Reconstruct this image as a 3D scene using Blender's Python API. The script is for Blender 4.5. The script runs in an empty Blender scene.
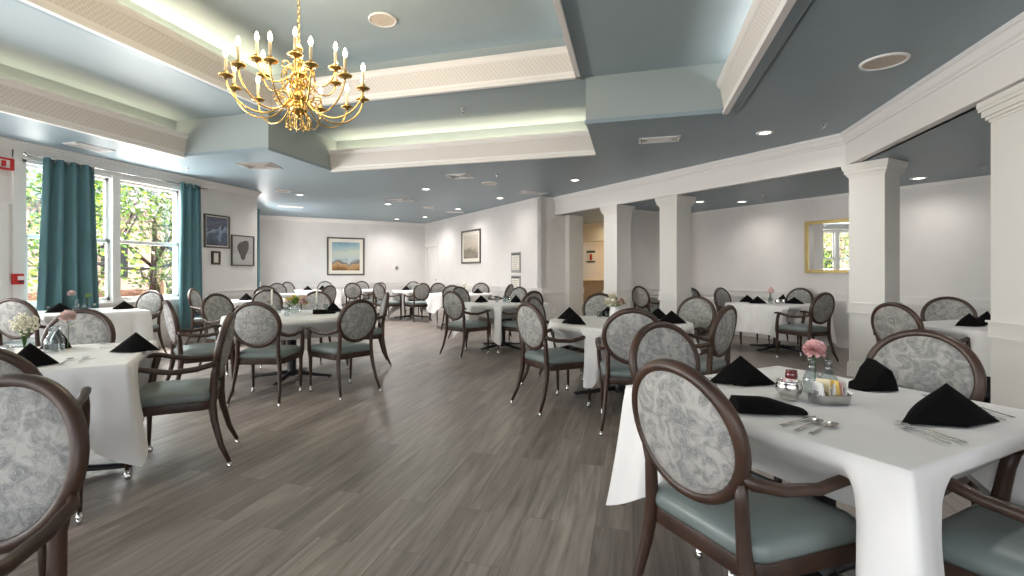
import bpy, bmesh, math, random
from mathutils import Vector, Matrix
random.seed(7)
PI = math.pi
S = bpy.context.scene
COL = S.collection

# ------------------------------------------------------------------ camera
EYE = 1.27
cam_d = bpy.data.cameras.new('camera')
cam_d.sensor_width = 36.0
cam_d.lens = 491.57 / 1024 * 36
cam_d.shift_x = (512 - 492.23) / 1024
cam_d.shift_y = -(288 - 271.83) / 1024
cam_d.clip_start = 0.05
cam = bpy.data.objects.new('camera', cam_d)
cam.location = (0, 0, EYE)
cam.rotation_euler = (PI / 2, 0, math.radians(15.98))
COL.objects.link(cam)
S.camera = cam

# ------------------------------------------------------------------ world, sun, exposure
W = bpy.data.worlds.new('sky'); S.world = W; W.use_nodes = True
nt = W.node_tree
for n in list(nt.nodes): nt.nodes.remove(n)
sky = nt.nodes.new('ShaderNodeTexSky'); sky.sky_type = 'NISHITA'
sky.sun_disc = False; sky.sun_elevation = math.radians(52); sky.sun_rotation = math.radians(90)
sky.air_density = 1.0; sky.dust_density = 2.0
bg = nt.nodes.new('ShaderNodeBackground'); bg.inputs[1].default_value = 0.5
wo = nt.nodes.new('ShaderNodeOutputWorld')
nt.links.new(sky.outputs[0], bg.inputs[0]); nt.links.new(bg.outputs[0], wo.inputs[0])

def light(name, kind, loc, energy, color=(1, 1, 1), rot=(0, 0, 0), size=None, size_y=None, **kw):
    l = bpy.data.lights.new(name, kind); l.energy = energy; l.color = color
    if size is not None:
        if kind == 'AREA':
            l.size = size
            if size_y: l.shape = 'RECTANGLE'; l.size_y = size_y
        else: l.shadow_soft_size = size
    for k, v in kw.items(): setattr(l, k, v)
    o = bpy.data.objects.new(name, l); o.location = loc; o.rotation_euler = rot
    COL.objects.link(o); return o

sun = light('sun', 'SUN', (6, -2, 12), 4.2, (1.0, 0.95, 0.86), (0, math.radians(40), math.radians(20)))
sun.data.angle = math.radians(0.6)
S.view_settings.view_transform = 'Standard'; S.view_settings.look = 'None'
S.view_settings.gamma = 1.0; S.view_settings.use_curve_mapping = False
S.view_settings.exposure = 0.54
S.cycles.use_denoising = True
S.cycles.max_bounces = 8; S.cycles.diffuse_bounces = 5; S.cycles.glossy_bounces = 4
S.cycles.transmission_bounces = 6; S.cycles.sample_clamp_indirect = 6.0
S.cycles.caustics_reflective = False; S.cycles.caustics_refractive = False

XW = -7.75            # window wall plane
ZC, ZL, Z2, Z3 = 2.98, 2.58, 3.50, 4.02   # hall ceiling, alcove ceiling, tray steps
# added fill lamps at added windows out of view (rear wall and front part of the window wall)
DAY = (1.0, 0.975, 0.965)
for x in (-5.6, -2.0, 1.9, 4.9):
    light('rear_window_fill', 'AREA', (x, -3.93, 1.75), 45, DAY, (math.radians(90), 0, 0), 2.2, 1.9)
for y in (-2.2, 1.6):
    light('side_window_fill', 'AREA', (XW + 0.05, y, 1.78), 190, DAY, (0, math.radians(-106), 0), 1.9, 2.3)
light('back_window_fill', 'AREA', (-9.25, 10.40, 1.75), 85, DAY, (math.radians(82), 0, math.radians(-60)), 1.9, 1.9)  # added lamp inside the back window, turned to brighten the back wall
light('terrace_bounce_fill', 'AREA', (XW - 1.8, 5.2, .55), 800, DAY, (0, math.radians(-124), 0), 2.0, 6.4)  # added lamp hidden below the sill, imitates terrace bounce on the ceiling
light('sky_fill', 'AREA', (XW - 1.25, 5.75, 3.75), 1300, DAY, (0, math.radians(-52), 0), 1.3, 2.6)  # added lamp hidden above the window head, pushes extra light indoors
for y in (4.53 + 0.6, 5.8 + 0.6):      # sky portals for the window in the picture
    p = light('sky_portal', 'AREA', (XW - 0.12, y, 1.78), 1, DAY, (0, math.radians(-90), 0), 1.9, 1.1)
    p.data.cycles.is_portal = True

# ------------------------------------------------------------------ helpers
def V(*a): return Vector(a)
class MB:
    def __init__(s): s.v = []; s.f = []; s.m = []; s.sm = []
    def add(s, vs, fs, mi=0, smooth=False):
        b = len(s.v); s.v += [tuple(p) for p in vs]
        for f in fs: s.f.append([b + i for i in f]); s.m.append(mi); s.sm.append(smooth)
        return s
    def box(s, x0, x1, y0, y1, z0, z1, mi=0):
        vs = [(x, y, z) for z in (z0, z1) for y in (y0, y1) for x in (x0, x1)]
        return s.add(vs, [(0, 2, 3, 1), (4, 5, 7, 6), (0, 1, 5, 4), (2, 6, 7, 3), (0, 4, 6, 2), (1, 3, 7, 5)], mi)
    def obox(s, c, ux, lx, ly, z0, z1, mi=0):
        """oriented box: centre c (x,y), unit direction ux, length lx along it, ly across"""
        ux = Vector((ux[0], ux[1])).normalized(); uy = Vector((-ux.y, ux.x))
        vs = []
        for z in (z0, z1):
            for b in (-ly / 2, ly / 2):
                for a in (-lx / 2, lx / 2):
                    p = Vector(c[:2]) + ux * a + uy * b; vs.append((p.x, p.y, z))
        return s.add(vs, [(0, 2, 3, 1), (4, 5, 7, 6), (0, 1, 5, 4), (2, 6, 7, 3), (0, 4, 6, 2), (1, 3, 7, 5)], mi)
    def lathe(s, prof, n=20, c=(0, 0, 0), mi=0, smooth=True, cap=True):
        vs = []; fs = []
        for r, z in prof:
            for k in range(n):
                a = 2 * PI * k / n; vs.append((c[0] + r * math.cos(a), c[1] + r * math.sin(a), c[2] + z))
        for i in range(len(prof) - 1):
            for k in range(n):
                k2 = (k + 1) % n; fs.append((i * n + k, i * n + k2, (i + 1) * n + k2, (i + 1) * n + k))
        s.add(vs, fs, mi, smooth)
        if cap:
            if prof[0][0] > 1e-4: s.add(vs[:n], [tuple(range(n))[::-1]], mi)
            if prof[-1][0] > 1e-4: s.add(vs[-n:], [tuple(range(n))], mi)
        return s
    def sweep(s, path, sizes, up=(0, 0, 1), n=8, mi=0, sq=0.75, closed=False, smooth=True, taper_ends=True):
        """rounded rectangular section swept along a path; sizes (w, h) per point; h lies along up"""
        path = [Vector(p) for p in path]; up = Vector(up); N = len(path)
        if not isinstance(sizes[0], (list, tuple)): sizes = [sizes] * N
        vs = []
        for i, p in enumerate(path):
            if closed: t = path[(i + 1) % N] - path[i - 1]
            else: t = path[min(i + 1, N - 1)] - path[max(i - 1, 0)]
            t.normalize(); side = t.cross(up)
            if side.length < 1e-3: side = t.cross(Vector((0, 1, 0)))
            side.normalize(); u2 = side.cross(t).normalized(); w, h = sizes[i]
            for k in range(n):
                a = 2 * PI * (k + 0.5) / n; ca, sa = math.cos(a), math.sin(a)
                q = max(abs(ca), abs(sa)); g = (1 - sq) + sq / q
                vs.append(p + side * (ca * g * w / 2) + u2 * (sa * g * h / 2))
        fs = []
        for i in range(N if closed else N - 1):
            j = (i + 1) % N
            for k in range(n):
                k2 = (k + 1) % n; fs.append((i * n + k, i * n + k2, j * n + k2, j * n + k))
        s.add(vs, fs, mi, smooth)
        if not closed:
            s.add(vs[:n], [tuple(range(n))[::-1]], mi); s.add(vs[-n:], [tuple(range(n))], mi)
        return s
    def tube(s, path, r, n=8, mi=0, closed=False):
        rr = r if isinstance(r, (list, tuple)) else [r] * len(path)
        return s.sweep(path, [(2 * q, 2 * q) for q in rr], n=n, mi=mi, sq=0.0, closed=closed)
    def ball(s, c, rx, ry=None, rz=None, mi=0, n=10, m=6):
        ry = ry or rx; rz = rz or rx
        vs = []; fs = []
        for i in range(m + 1):
            t = PI * i / m
            for k in range(n):
                a = 2 * PI * k / n
                vs.append((c[0] + rx * math.sin(t) * math.cos(a), c[1] + ry * math.sin(t) * math.sin(a), c[2] - rz * math.cos(t)))
        for i in range(m):
            for k in range(n):
                k2 = (k + 1) % n; fs.append((i * n + k, i * n + k2, (i + 1) * n + k2, (i + 1) * n + k))
        return s.add(vs, fs, mi, True)
    def xf(s, M): s.v = [tuple(M @ Vector(p)) for p in s.v]; return s
    def mesh(s, name, mats):
        me = bpy.data.meshes.new(name)
        me.from_pydata(s.v, [], s.f); me.validate()
        for m in (mats if isinstance(mats, (list, tuple)) else [mats]): me.materials.append(m)
        if len(me.polygons) == len(s.f):
            me.polygons.foreach_set('material_index', s.m); me.polygons.foreach_set('use_smooth', s.sm)
        bm = bmesh.new(); bm.from_mesh(me); bmesh.ops.remove_doubles(bm, verts=bm.verts, dist=1e-5)
        bmesh.ops.recalc_face_normals(bm, faces=bm.faces)
        bm.to_mesh(me); bm.free(); me.update()
        return me
    def build(s, name, mats, parent=None, bevel=0, sub=0, **props):
        o = bpy.data.objects.new(name, s.mesh(name, mats)); COL.objects.link(o)
        if parent: o.parent = parent
        if bevel:
            b = o.modifiers.new('bevel', 'BEVEL'); b.width = bevel; b.segments = 2; b.limit_method = 'ANGLE'
        if sub:
            b = o.modifiers.new('sub', 'SUBSURF'); b.levels = sub; b.render_levels = sub
        for k, v in props.items(): o[k] = v
        return o

def tag(o, label, cat, group=None, kind=None):
    o['label'] = label; o['category'] = cat
    if group: o['group'] = group
    if kind: o['kind'] = kind
    return o
def empty(name, loc=(0, 0, 0), rz=0, label=None, cat=None, group=None):
    o = bpy.data.objects.new(name, None); COL.objects.link(o); o.empty_display_size = 0.1
    o.location = loc; o.rotation_euler = (0, 0, rz)
    if label: tag(o, label, cat, group)
    return o
def struct(mb, name, mats, **k): return mb.build(name, mats, kind='structure', **k)
KIDS = {}
def copy_tree(o, parent=None):
    c = o.copy(); COL.objects.link(c)
    if parent: c.parent = parent
    for ch in KIDS_OF(o): copy_tree(ch, c)
    return c
def KIDS_OF(o):
    if o.name not in KIDS: KIDS[o.name] = [x for x in COL.objects if x.parent == o]
    return KIDS[o.name]

# ------------------------------------------------------------------ materials
def mat(name, col, rough=0.5, metal=0.0, **k):
    m = bpy.data.materials.new(name); m.use_nodes = True
    b = m.node_tree.nodes['Principled BSDF']
    b.inputs['Base Color'].default_value = (*col, 1); b.inputs['Roughness'].default_value = rough
    b.inputs['Metallic'].default_value = metal
    for kk, v in k.items(): b.inputs[kk.replace('_', ' ')].default_value = v
    return m
def nodes(m): return m.node_tree.nodes, m.node_tree.links, m.node_tree.nodes['Principled BSDF']
def noise_mat(name, c1, c2, scale, rough=0.6, detail=4, lo=0.35, hi=0.65, stretch=(1, 1, 1), coords='Object', bump=0.0, rnd=False, **k):
    m = mat(name, c1, rough, **k); N, L, b = nodes(m)
    tc = N.new('ShaderNodeTexCoord'); mp = N.new('ShaderNodeMapping'); mp.inputs['Scale'].default_value = stretch
    L.new(tc.outputs[coords], mp.inputs['Vector'])
    if rnd:
        oi = N.new('ShaderNodeObjectInfo'); ml = N.new('ShaderNodeMath'); ml.operation = 'MULTIPLY'; ml.inputs[1].default_value = 37
        L.new(oi.outputs['Random'], ml.inputs[0]); L.new(ml.outputs[0], mp.inputs['Location'])
    no = N.new('ShaderNodeTexNoise'); no.inputs['Scale'].default_value = scale; no.inputs['Detail'].default_value = detail
    L.new(mp.outputs[0], no.inputs['Vector'])
    cr = N.new('ShaderNodeValToRGB'); cr.color_ramp.elements[0].position = lo; cr.color_ramp.elements[1].position = hi
    cr.color_ramp.elements[0].color = (*c1, 1); cr.color_ramp.elements[1].color = (*c2, 1)
    L.new(no.outputs['Fac'], cr.inputs[0]); L.new(cr.outputs[0], b.inputs['Base Color'])
    if bump:
        bp = N.new('ShaderNodeBump'); bp.inputs['Strength'].default_value = bump; bp.inputs['Distance'].default_value = 0.01
        L.new(no.outputs['Fac'], bp.inputs['Height']); L.new(bp.outputs[0], b.inputs['Normal'])
    return m

M = {}
M['wall'] = noise_mat('wall_paint', (0.70, 0.67, 0.65), (0.73, 0.70, 0.68), 3, 0.6)
M['trim'] = mat('trim_paint', (0.77, 0.745, 0.725), 0.4)
M['column'] = mat('column_paint', (0.70, 0.68, 0.645), 0.5)
M['ceiling'] = noise_mat('ceiling_paint', (0.215, 0.285, 0.325), (0.23, 0.30, 0.34), 1.5, 0.42)
M['tray_ceiling'] = noise_mat('tray_ceiling_paint', (0.31, 0.38, 0.405), (0.33, 0.40, 0.425), 1.5, 0.5)
M['tray'] = mat('tray_paint', (0.31, 0.355, 0.355), 0.5)
M['dark_wood'] = noise_mat('walnut_stain', (0.028, 0.013, 0.008), (0.064, 0.030, 0.017), 14, 0.42, stretch=(1, 1, 0.2), lo=0.3, hi=0.75)
M['seat'] = noise_mat('seat_vinyl', (0.165, 0.198, 0.19), (0.195, 0.228, 0.22), 3, 0.36)
M['black_metal'] = mat('black_metal', (0.02, 0.02, 0.022), 0.4, 0.4)
M['steel'] = mat('steel', (0.62, 0.61, 0.59), 0.22, 1.0)
M['chrome'] = mat('chrome', (0.75, 0.75, 0.75), 0.1, 1.0)
M['brass'] = mat('brass', (0.70, 0.46, 0.16), 0.18, 1.0)
M['brass_dull'] = mat('gilt', (0.50, 0.38, 0.16), 0.4, 0.8)
M['cloth'] = noise_mat('white_linen', (0.78, 0.755, 0.74), (0.82, 0.795, 0.78), 6, 0.8)
M['napkin'] = mat('black_linen', (0.004, 0.0035, 0.0035), 0.9, Specular_IOR_Level=0.12)
M['candle'] = mat('candle_tube', (0.80, 0.64, 0.38), 0.5)
M['white'] = mat('white_plastic', (0.8, 0.79, 0.77), 0.5)
M['red'] = mat('alarm_red', (0.5, 0.02, 0.02), 0.4)
M['black'] = mat('black_paint', (0.015, 0.015, 0.017), 0.5)
M['lead_frame'] = mat('pewter_frame', (0.10, 0.09, 0.08), 0.45, 0.3)
M['mat_board'] = mat('cream_mat_board', (0.72, 0.68, 0.60), 0.8)
M['curtain'] = noise_mat('teal_curtain', (0.080, 0.175, 0.200), (0.095, 0.200, 0.225), 20, 0.75, stretch=(1, 1, 0.1))
def thin_glass(nm='window_pane', ior=1.25, tint=(.96, .98, .97)):
    m = bpy.data.materials.new(nm); m.use_nodes = True; N = m.node_tree.nodes; L = m.node_tree.links
    for n in list(N): N.remove(n)
    o = N.new('ShaderNodeOutputMaterial'); mx = N.new('ShaderNodeMixShader'); t = N.new('ShaderNodeBsdfTransparent'); g = N.new('ShaderNodeBsdfGlossy'); fr = N.new('ShaderNodeLayerWeight'); pw_ = N.new('ShaderNodeMath'); pw_.operation = 'POWER'; pw_.inputs[1].default_value = 4.0; ml_ = N.new('ShaderNodeMath'); ml_.operation = 'MULTIPLY_ADD'; ml_.inputs[1].default_value = .7; ml_.inputs[2].default_value = (ior - 1) * .15
    t.inputs[0].default_value = (*tint, 1); g.inputs['Roughness'].default_value = .01; fr.inputs[0].default_value = .5
    L.new(fr.outputs['Facing'], pw_.inputs[0]); L.new(pw_.outputs[0], ml_.inputs[0]); L.new(ml_.outputs[0], mx.inputs[0]); L.new(t.outputs[0], mx.inputs[1]); L.new(g.outputs[0], mx.inputs[2]); L.new(mx.outputs[0], o.inputs[0]); return m
M['glass'] = thin_glass()
M['vase_glass'] = thin_glass('vase_glass', 1.4, (.86, .89, .89))
M['mirror'] = mat('mirror', (0.9, 0.9, 0.9), 0.01, 1.0)
def emis(name, col, st):
    m = mat(name, (0.8, 0.8, 0.8)); b = m.node_tree.nodes['Principled BSDF']
    b.inputs['Emission Color'].default_value = (*col, 1); b.inputs['Emission Strength'].default_value = st
    return m
M['bulb'] = emis('flame_bulb', (1.0, 0.80, 0.52), 26)
M['lens'] = emis('downlight_lens', (1.0, 0.93, 0.82), 6)

# patterned upholstery fabric: grey abstract floral on off-white
def fabric():
    m = mat('floral_jacquard', (0.5, 0.5, 0.5), 0.85); N, L, b = nodes(m)
    tc = N.new('ShaderNodeTexCoord'); mp = N.new('ShaderNodeMapping'); L.new(tc.outputs['Object'], mp.inputs['Vector'])
    oi = N.new('ShaderNodeObjectInfo'); ml = N.new('ShaderNodeMath'); ml.operation = 'MULTIPLY'; ml.inputs[1].default_value = 50
    L.new(oi.outputs['Random'], ml.inputs[0]); L.new(ml.outputs[0], mp.inputs['Location'])
    n1 = N.new('ShaderNodeTexNoise'); n1.inputs['Scale'].default_value = 17; n1.inputs['Detail'].default_value = 6; n1.inputs['Distortion'].default_value = 1.6
    L.new(mp.outputs[0], n1.inputs['Vector'])
    n2 = N.new('ShaderNodeTexVoronoi'); n2.feature = 'DISTANCE_TO_EDGE'; n2.inputs['Scale'].default_value = 24
    mx = N.new('ShaderNodeMixRGB'); mx.inputs[0].default_value = 0.35; L.new(mp.outputs[0], mx.inputs[1]); L.new(n1.outputs['Color'], mx.inputs[2])
    L.new(mx.outputs[0], n2.inputs['Vector'])
    cr = N.new('ShaderNodeValToRGB'); e = cr.color_ramp.elements
    e[0].position = 0.40; e[0].color = (0.36, 0.342, 0.32, 1); e[1].position = 0.60; e[1].color = (0.185, 0.187, 0.182, 1)
    x = cr.color_ramp.elements.new(0.50); x.color = (0.265, 0.26, 0.248, 1)
    L.new(n1.outputs['Fac'], cr.inputs[0])
    c2 = N.new('ShaderNodeValToRGB'); c2.color_ramp.elements[0].position = 0.02; c2.color_ramp.elements[1].position = 0.06
    c2.color_ramp.elements[0].color = (1, 1, 1, 1); c2.color_ramp.elements[1].color = (0, 0, 0, 1)
    L.new(n2.outputs['Distance'], c2.inputs[0])
    m2 = N.new('ShaderNodeMixRGB'); m2.inputs[2].default_value = (0.45, 0.428, 0.40, 1)
    k = N.new('ShaderNodeMath'); k.operation = 'MULTIPLY'; k.inputs[1].default_value = 0.6; L.new(c2.outputs[0], k.inputs[0])
    L.new(k.outputs[0], m2.inputs[0]); L.new(cr.outputs[0], m2.inputs[1]); L.new(m2.outputs[0], b.inputs['Base Color'])
    return m
M['fabric'] = fabric()

# grey oak plank floor, boards run along Y
def floor_mat():
    m = mat('grey_oak_planks', (0.2, 0.2, 0.2), 0.38); N, L, b = nodes(m)
    tc = N.new('ShaderNodeTexCoord'); sp = N.new('ShaderNodeSeparateXYZ'); cb = N.new('ShaderNodeCombineXYZ')
    L.new(tc.outputs['Object'], sp.inputs[0]); L.new(sp.outputs['Y'], cb.inputs['X']); L.new(sp.outputs['X'], cb.inputs['Y'])
    br = N.new('ShaderNodeTexBrick'); br.offset = 0.37; br.inputs['Scale'].default_value = 1
    br.inputs['Brick Width'].default_value = 1.25; br.inputs['Row Height'].default_value = 0.182
    br.inputs['Mortar Size'].default_value = 0.0012; br.inputs['Mortar'].default_value = (0.11, 0.10, 0.09, 1)
    br.inputs['Color1'].default_value = (0.205, 0.174, 0.154, 1); br.inputs['Color2'].default_value = (0.300, 0.257, 0.228, 1)
    br.inputs['Bias'].default_value = 0.0
    L.new(cb.outputs[0], br.inputs['Vector'])
    mp = N.new('ShaderNodeMapping'); mp.inputs['Scale'].default_value = (0.7, 9, 1); L.new(cb.outputs[0], mp.inputs['Vector'])
    # shift the grain per board
    ad = N.new('ShaderNodeVectorMath'); ad.operation = 'MULTIPLY_ADD'; ad.inputs[1].default_value = (60, 60, 60)
    L.new(br.outputs['Color'], ad.inputs[0]); L.new(mp.outputs[0], ad.inputs[2])
    no = N.new('ShaderNodeTexNoise'); no.inputs['Scale'].default_value = 2.2; no.inputs['Detail'].default_value = 7; no.inputs['Roughness'].default_value = 0.62
    no.inputs['Distortion'].default_value = 0.6
    L.new(ad.outputs[0], no.inputs['Vector'])
    cr = N.new('ShaderNodeValToRGB'); cr.color_ramp.elements[0].position = 0.3; cr.color_ramp.elements[1].position = 0.72
    cr.color_ramp.elements[0].color = (0.56, 0.55, 0.54, 1); cr.color_ramp.elements[1].color = (1.45, 1.44, 1.42, 1)
    L.new(no.outputs['Fac'], cr.inputs[0])
    mu = N.new('ShaderNodeMixRGB'); mu.blend_type = 'MULTIPLY'; mu.inputs[0].default_value = 1
    L.new(br.outputs['Color'], mu.inputs[1]); L.new(cr.outputs[0], mu.inputs[2]); L.new(mu.outputs[0], b.inputs['Base Color'])
    rr = N.new('ShaderNodeMapRange'); rr.inputs['To Min'].default_value = 0.30; rr.inputs['To Max'].default_value = 0.46
    L.new(no.outputs['Fac'], rr.inputs['Value']); L.new(rr.outputs[0], b.inputs['Roughness'])
    return m
M['floor'] = floor_mat()

# white moulding with an embossed diamond lattice
def lattice_mat():
    m = mat('lattice_moulding', (0.70, 0.66, 0.61), 0.5); N, L, b = nodes(m)
    tc = N.new('ShaderNodeTexCoord'); sp = N.new('ShaderNodeSeparateXYZ'); L.new(tc.outputs['Object'], sp.inputs[0])
    def mth(op, a, c):
        n = N.new('ShaderNodeMath'); n.operation = op
        for i, q in enumerate((a, c)):
            if q is None: continue
            if isinstance(q, (int, float)): n.inputs[i].default_value = q
            else: L.new(q, n.inputs[i])
        return n.outputs[0]
    u = mth('ADD', sp.outputs['X'], sp.outputs['Y']); v = mth('MULTIPLY', sp.outputs['Z'], 1.0)
    k = 2 * PI / 0.052
    a = mth('ABSOLUTE', mth('SINE', mth('MULTIPLY', mth('ADD', u, v), k / 2), None), None)
    c = mth('ABSOLUTE', mth('SINE', mth('MULTIPLY', mth('SUBTRACT', u, v), k / 2), None), None)
    h = mth('MINIMUM', a, c); h = mth('GREATER_THAN', h, 0.38)
    cr = N.new('ShaderNodeMixRGB'); cr.inputs[1].default_value = (0.70, 0.665, 0.63, 1); cr.inputs[2].default_value = (0.60, 0.565, 0.53, 1)
    L.new(h, cr.inputs[0]); L.new(cr.outputs[0], b.inputs['Base Color'])
    bp = N.new('ShaderNodeBump'); bp.invert = True; bp.inputs['Strength'].default_value = 0.5; bp.inputs['Distance'].default_value = 0.01
    L.new(h, bp.inputs['Height']); L.new(bp.outputs[0], b.inputs['Normal'])
    return m
M['lattice'] = lattice_mat()

# ------------------------------------------------------------------ room shell
def wall_mb(p0, p1, z0, z1, th, openings=()):
    """wall from p0 to p1 (inner face), thickness th to the left of the direction; openings (s0, s1, za, zb)"""
    mb = MB(); p0 = Vector(p0); p1 = Vector(p1); d = (p1 - p0); Ln = d.length; d.normalize(); nrm = Vector((-d.y, d.x))
    def bx(s0, s1, za, zb):
        if s1 - s0 < 1e-3 or zb - za < 1e-3: return
        c = p0 + d * (s0 + s1) / 2 + nrm * th / 2
        mb.obox(c, d, s1 - s0, abs(th), za, zb)
    s = 0
    for (s0, s1, za, zb) in sorted(openings):
        bx(s, s0, z0, z1); bx(s0, s1, z0, za); bx(s0, s1, zb, z1); s = s1
    bx(s, Ln, z0, z1)
    return mb
WINS = [(0.6, 3.0, 0.80, 2.76), (4.4, 6.8, 0.80, 2.76), (8.53, 10.95, 0.80, 2.76)]   # along the left wall from y=-4
struct(wall_mb((XW, -4), (XW, 8.75), 0, 4.15, 0.2, WINS + [(7.42, 8.28, 0, 2.05)]), 'wall_left', M['wall'])
struct(wall_mb((XW, 8.75), (-11.1, 12.1), 0, 4.15, 0.2, [(1.3, 3.6, 0.8, 2.7)]), 'wall_left_back', M['wall'])
struct(wall_mb((-11.1, 12.1), (-7.1, 16.1), 0, 4.15, 0.2), 'wall_back', M['wall'])
struct(wall_mb((-7.1, 16.1), (-2.0, 11.0), 0, 4.15, 0.15, [(0.20, 1.14, 0, 2.13)]), 'wall_right_hall', M['wall'])
struct(wall_mb((-2.0, 11.0), (-1.22, 11.78), 0, 4.15, 0.15), 'wall_return', M['wall'])
struct(wall_mb((-0.06, 10.69), (1.07, 11.83), 0, 2.58, 0.12), 'wall_alcove_end', M['wall'])
struct(wall_mb((1.07, 11.83), (6.6, 6.3), 0, 4.15, 0.2), 'wall_alcove_right', M['wall'])
struct(wall_mb((6.6, 6.3), (6.6, -4), 0, 4.15, 0.2), 'wall_right', M['wall'])
struct(wall_mb((6.6, -4), (XW, -4), 0, 4.15, 0.2, [(0.6, 2.8, 0.8, 2.7), (3.6, 5.8, 0.8, 2.7), (7.5, 9.7, 0.8, 2.7), (11.1, 13.3, 0.8, 2.7)]), 'wall_rear', M['wall'])
fl = MB(); fl.add([(XW, -4, 0), (6.6, -4, 0), (6.6, 6.3, 0), (1.07, 11.83, 0), (3.2, 14, 0), (-3, 17.6, 0), (-7.1, 16.1, 0), (-11.1, 12.1, 0), (XW, 8.75, 0),
    (XW, -4, -.1), (6.6, -4, -.1), (6.6, 6.3, -.1), (1.07, 11.83, -.1), (3.2, 14, -.1), (-3, 17.6, -.1), (-7.1, 16.1, -.1), (-11.1, 12.1, -.1), (XW, 8.75, -.1)],
    [tuple(range(9)), tuple(range(9, 18))[::-1]] + [(i, (i + 1) % 9, 9 + (i + 1) % 9, 9 + i) for i in range(9)])
struct(fl, 'floor', M['floor'])

# hall ceiling with the cross-shaped stepped tray (outline measured in plan)
XL, XR, YF, YN = -6.50, 1.09, 5.71, 1.18      # main opening
AX0, AX1, AYF, AYN = -4.87, -0.52, 7.35, -0.20   # far and near arms
cl = MB(); Z = ZC
def inv(x, y):
    return (XL < x < XR and YN < y < YF) or (AX0 < x < AX1 and AYN < y < AYF)
xs = [XW - .1, XL, AX0, AX1, XR, 7.0]; ys = [-4.1, AYN, YN, YF, AYF, 8.75]
for i in range(5):
    for j in range(5):
        if not inv((xs[i] + xs[i + 1]) / 2, (ys[j] + ys[j + 1]) / 2):
            cl.add([(xs[i], ys[j], Z), (xs[i], ys[j + 1], Z), (xs[i + 1], ys[j + 1], Z), (xs[i + 1], ys[j], Z)], [(0, 1, 2, 3)])
cl.add([(XW - .1, 8.75, Z), (-11.25, 12.15, Z), (-7.1, 16.3, Z), (7, 16.3, Z), (7, 8.75, Z)], [(0, 1, 2, 3, 4)])
struct(cl, 'ceiling', M['ceiling'])
# step faces of the tray
UX0, UX1, UY0, UY1 = -4.90, -0.44, 1.18, 5.78   # upper opening
st = MB()
ring = [(XL, YF), (AX0, YF), (AX0, AYF), (AX1, AYF), (AX1, YF), (XR, YF), (XR, YN), (AX1, YN), (AX1, AYN), (AX0, AYN), (AX0, YN), (XL, YN)]
for i, a in enumerate(ring):
    b = ring[(i + 1) % len(ring)]
    st.add([(*a, ZC), (*b, ZC), (*b, Z2), (*a, Z2)], [(0, 1, 2, 3)])
ur = [(UX0, UY1), (UX1, UY1), (UX1, UY0), (UX0, UY0)]
for i, a in enumerate(ur):
    b = ur[(i + 1) % 4]; st.add([(*a, Z2), (*b, Z2), (*b, Z3), (*a, Z3)], [(0, 1, 2, 3)])
struct(st, 'ceiling_tray_sides', M['tray'])
mc = MB()
xs = [XL, UX0, AX0, AX1, UX1, XR]; ys = [AYN, UY0, YF, UY1, AYF]
xs = sorted(set(xs)); ys = sorted(set(ys + [YN]))
for i in range(len(xs) - 1):
    for j in range(len(ys) - 1):
        x, y = (xs[i] + xs[i + 1]) / 2, (ys[j] + ys[j + 1]) / 2
        if inv(x, y) and not (UX0 < x < UX1 and UY0 < y < UY1):
            mc.add([(xs[i], ys[j], Z2), (xs[i], ys[j + 1], Z2), (xs[i + 1], ys[j + 1], Z2), (xs[i + 1], ys[j], Z2)], [(0, 1, 2, 3)])
mc.add([(UX0, UY0, Z3), (UX0, UY1, Z3), (UX1, UY1, Z3), (UX1, UY0, Z3)], [(0, 1, 2, 3)])
struct(mc, 'ceiling_tray', M['tray_ceiling'])
struct(MB().box(XW - 1.2, 7.2, -4.6, 8.7, 4.16, 4.3).add([(XW - .2, 8.7, 4.16), (-11.6, 12.1, 4.16), (-7.1, 16.6, 4.16), (7.2, 16.6, 4.16), (7.2, 8.7, 4.16)], [(0, 1, 2, 3, 4)]), 'roof', M['trim'])  # unseen slab, added to stop sun leaking in above the ceilings

# lattice fascias along the tray edges
PROF = [(-.13, .0), (0, .0), (0, -.035), (.055, -.035), (.055, .0), (.04, .012), (.045, .045), (.075, .235), (.09, .245), (.11, .275), (.11, .31), (.085, .31), (.06, .28), (.0, .03), (-.13, .03)]
def fascia(name, p0, p1, inward, z, m=None):
    mb = MB(); n = len(PROF); inward = Vector(inward)
    vs = []
    for p in (p0, p1):
        for o, h in PROF:
            q = Vector(p) + inward * o; vs.append((q.x, q.y, z + h))
    for k in range(n):
        k2 = (k + 1) % n
        mi = 1 if PROF[k] == (.045, .045) else (2 if PROF[k] == (-.13, .0) else 0)
        mb.add([vs[k], vs[k2], vs[n + k2], vs[n + k]], [(0, 1, 2, 3)], mi)
    mb.add(vs[:n], [tuple(range(n))]); mb.add(vs[n:], [tuple(range(n))[::-1]])
    return struct(mb, name, [M['trim'], M['lattice'], M['ceiling']])
for i, (a, b, n, z) in enumerate([((-6.38, YN), (-6.38, YF), (1, 0), ZC), ((.97, YN), (.97, YF), (-1, 0), ZC), ((AX0, 7.22), (AX1, 7.22), (0, -1), ZC),
        ((AX0, -.07), (AX1, -.07), (0, 1), ZC), ((-4.77, UY0 + .02), (-4.77, 5.66), (1, 0), Z2), ((-.57, UY0 + .02), (-.57, 5.66), (-1, 0), Z2), ((-4.77, 5.65), (-.57, 5.65), (0, -1), Z2), ((-4.77, 1.31), (-.57, 1.31), (0, 1), Z2)]):
    fascia('trim_%d' % (i + 1), a, b, n, z)
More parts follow.
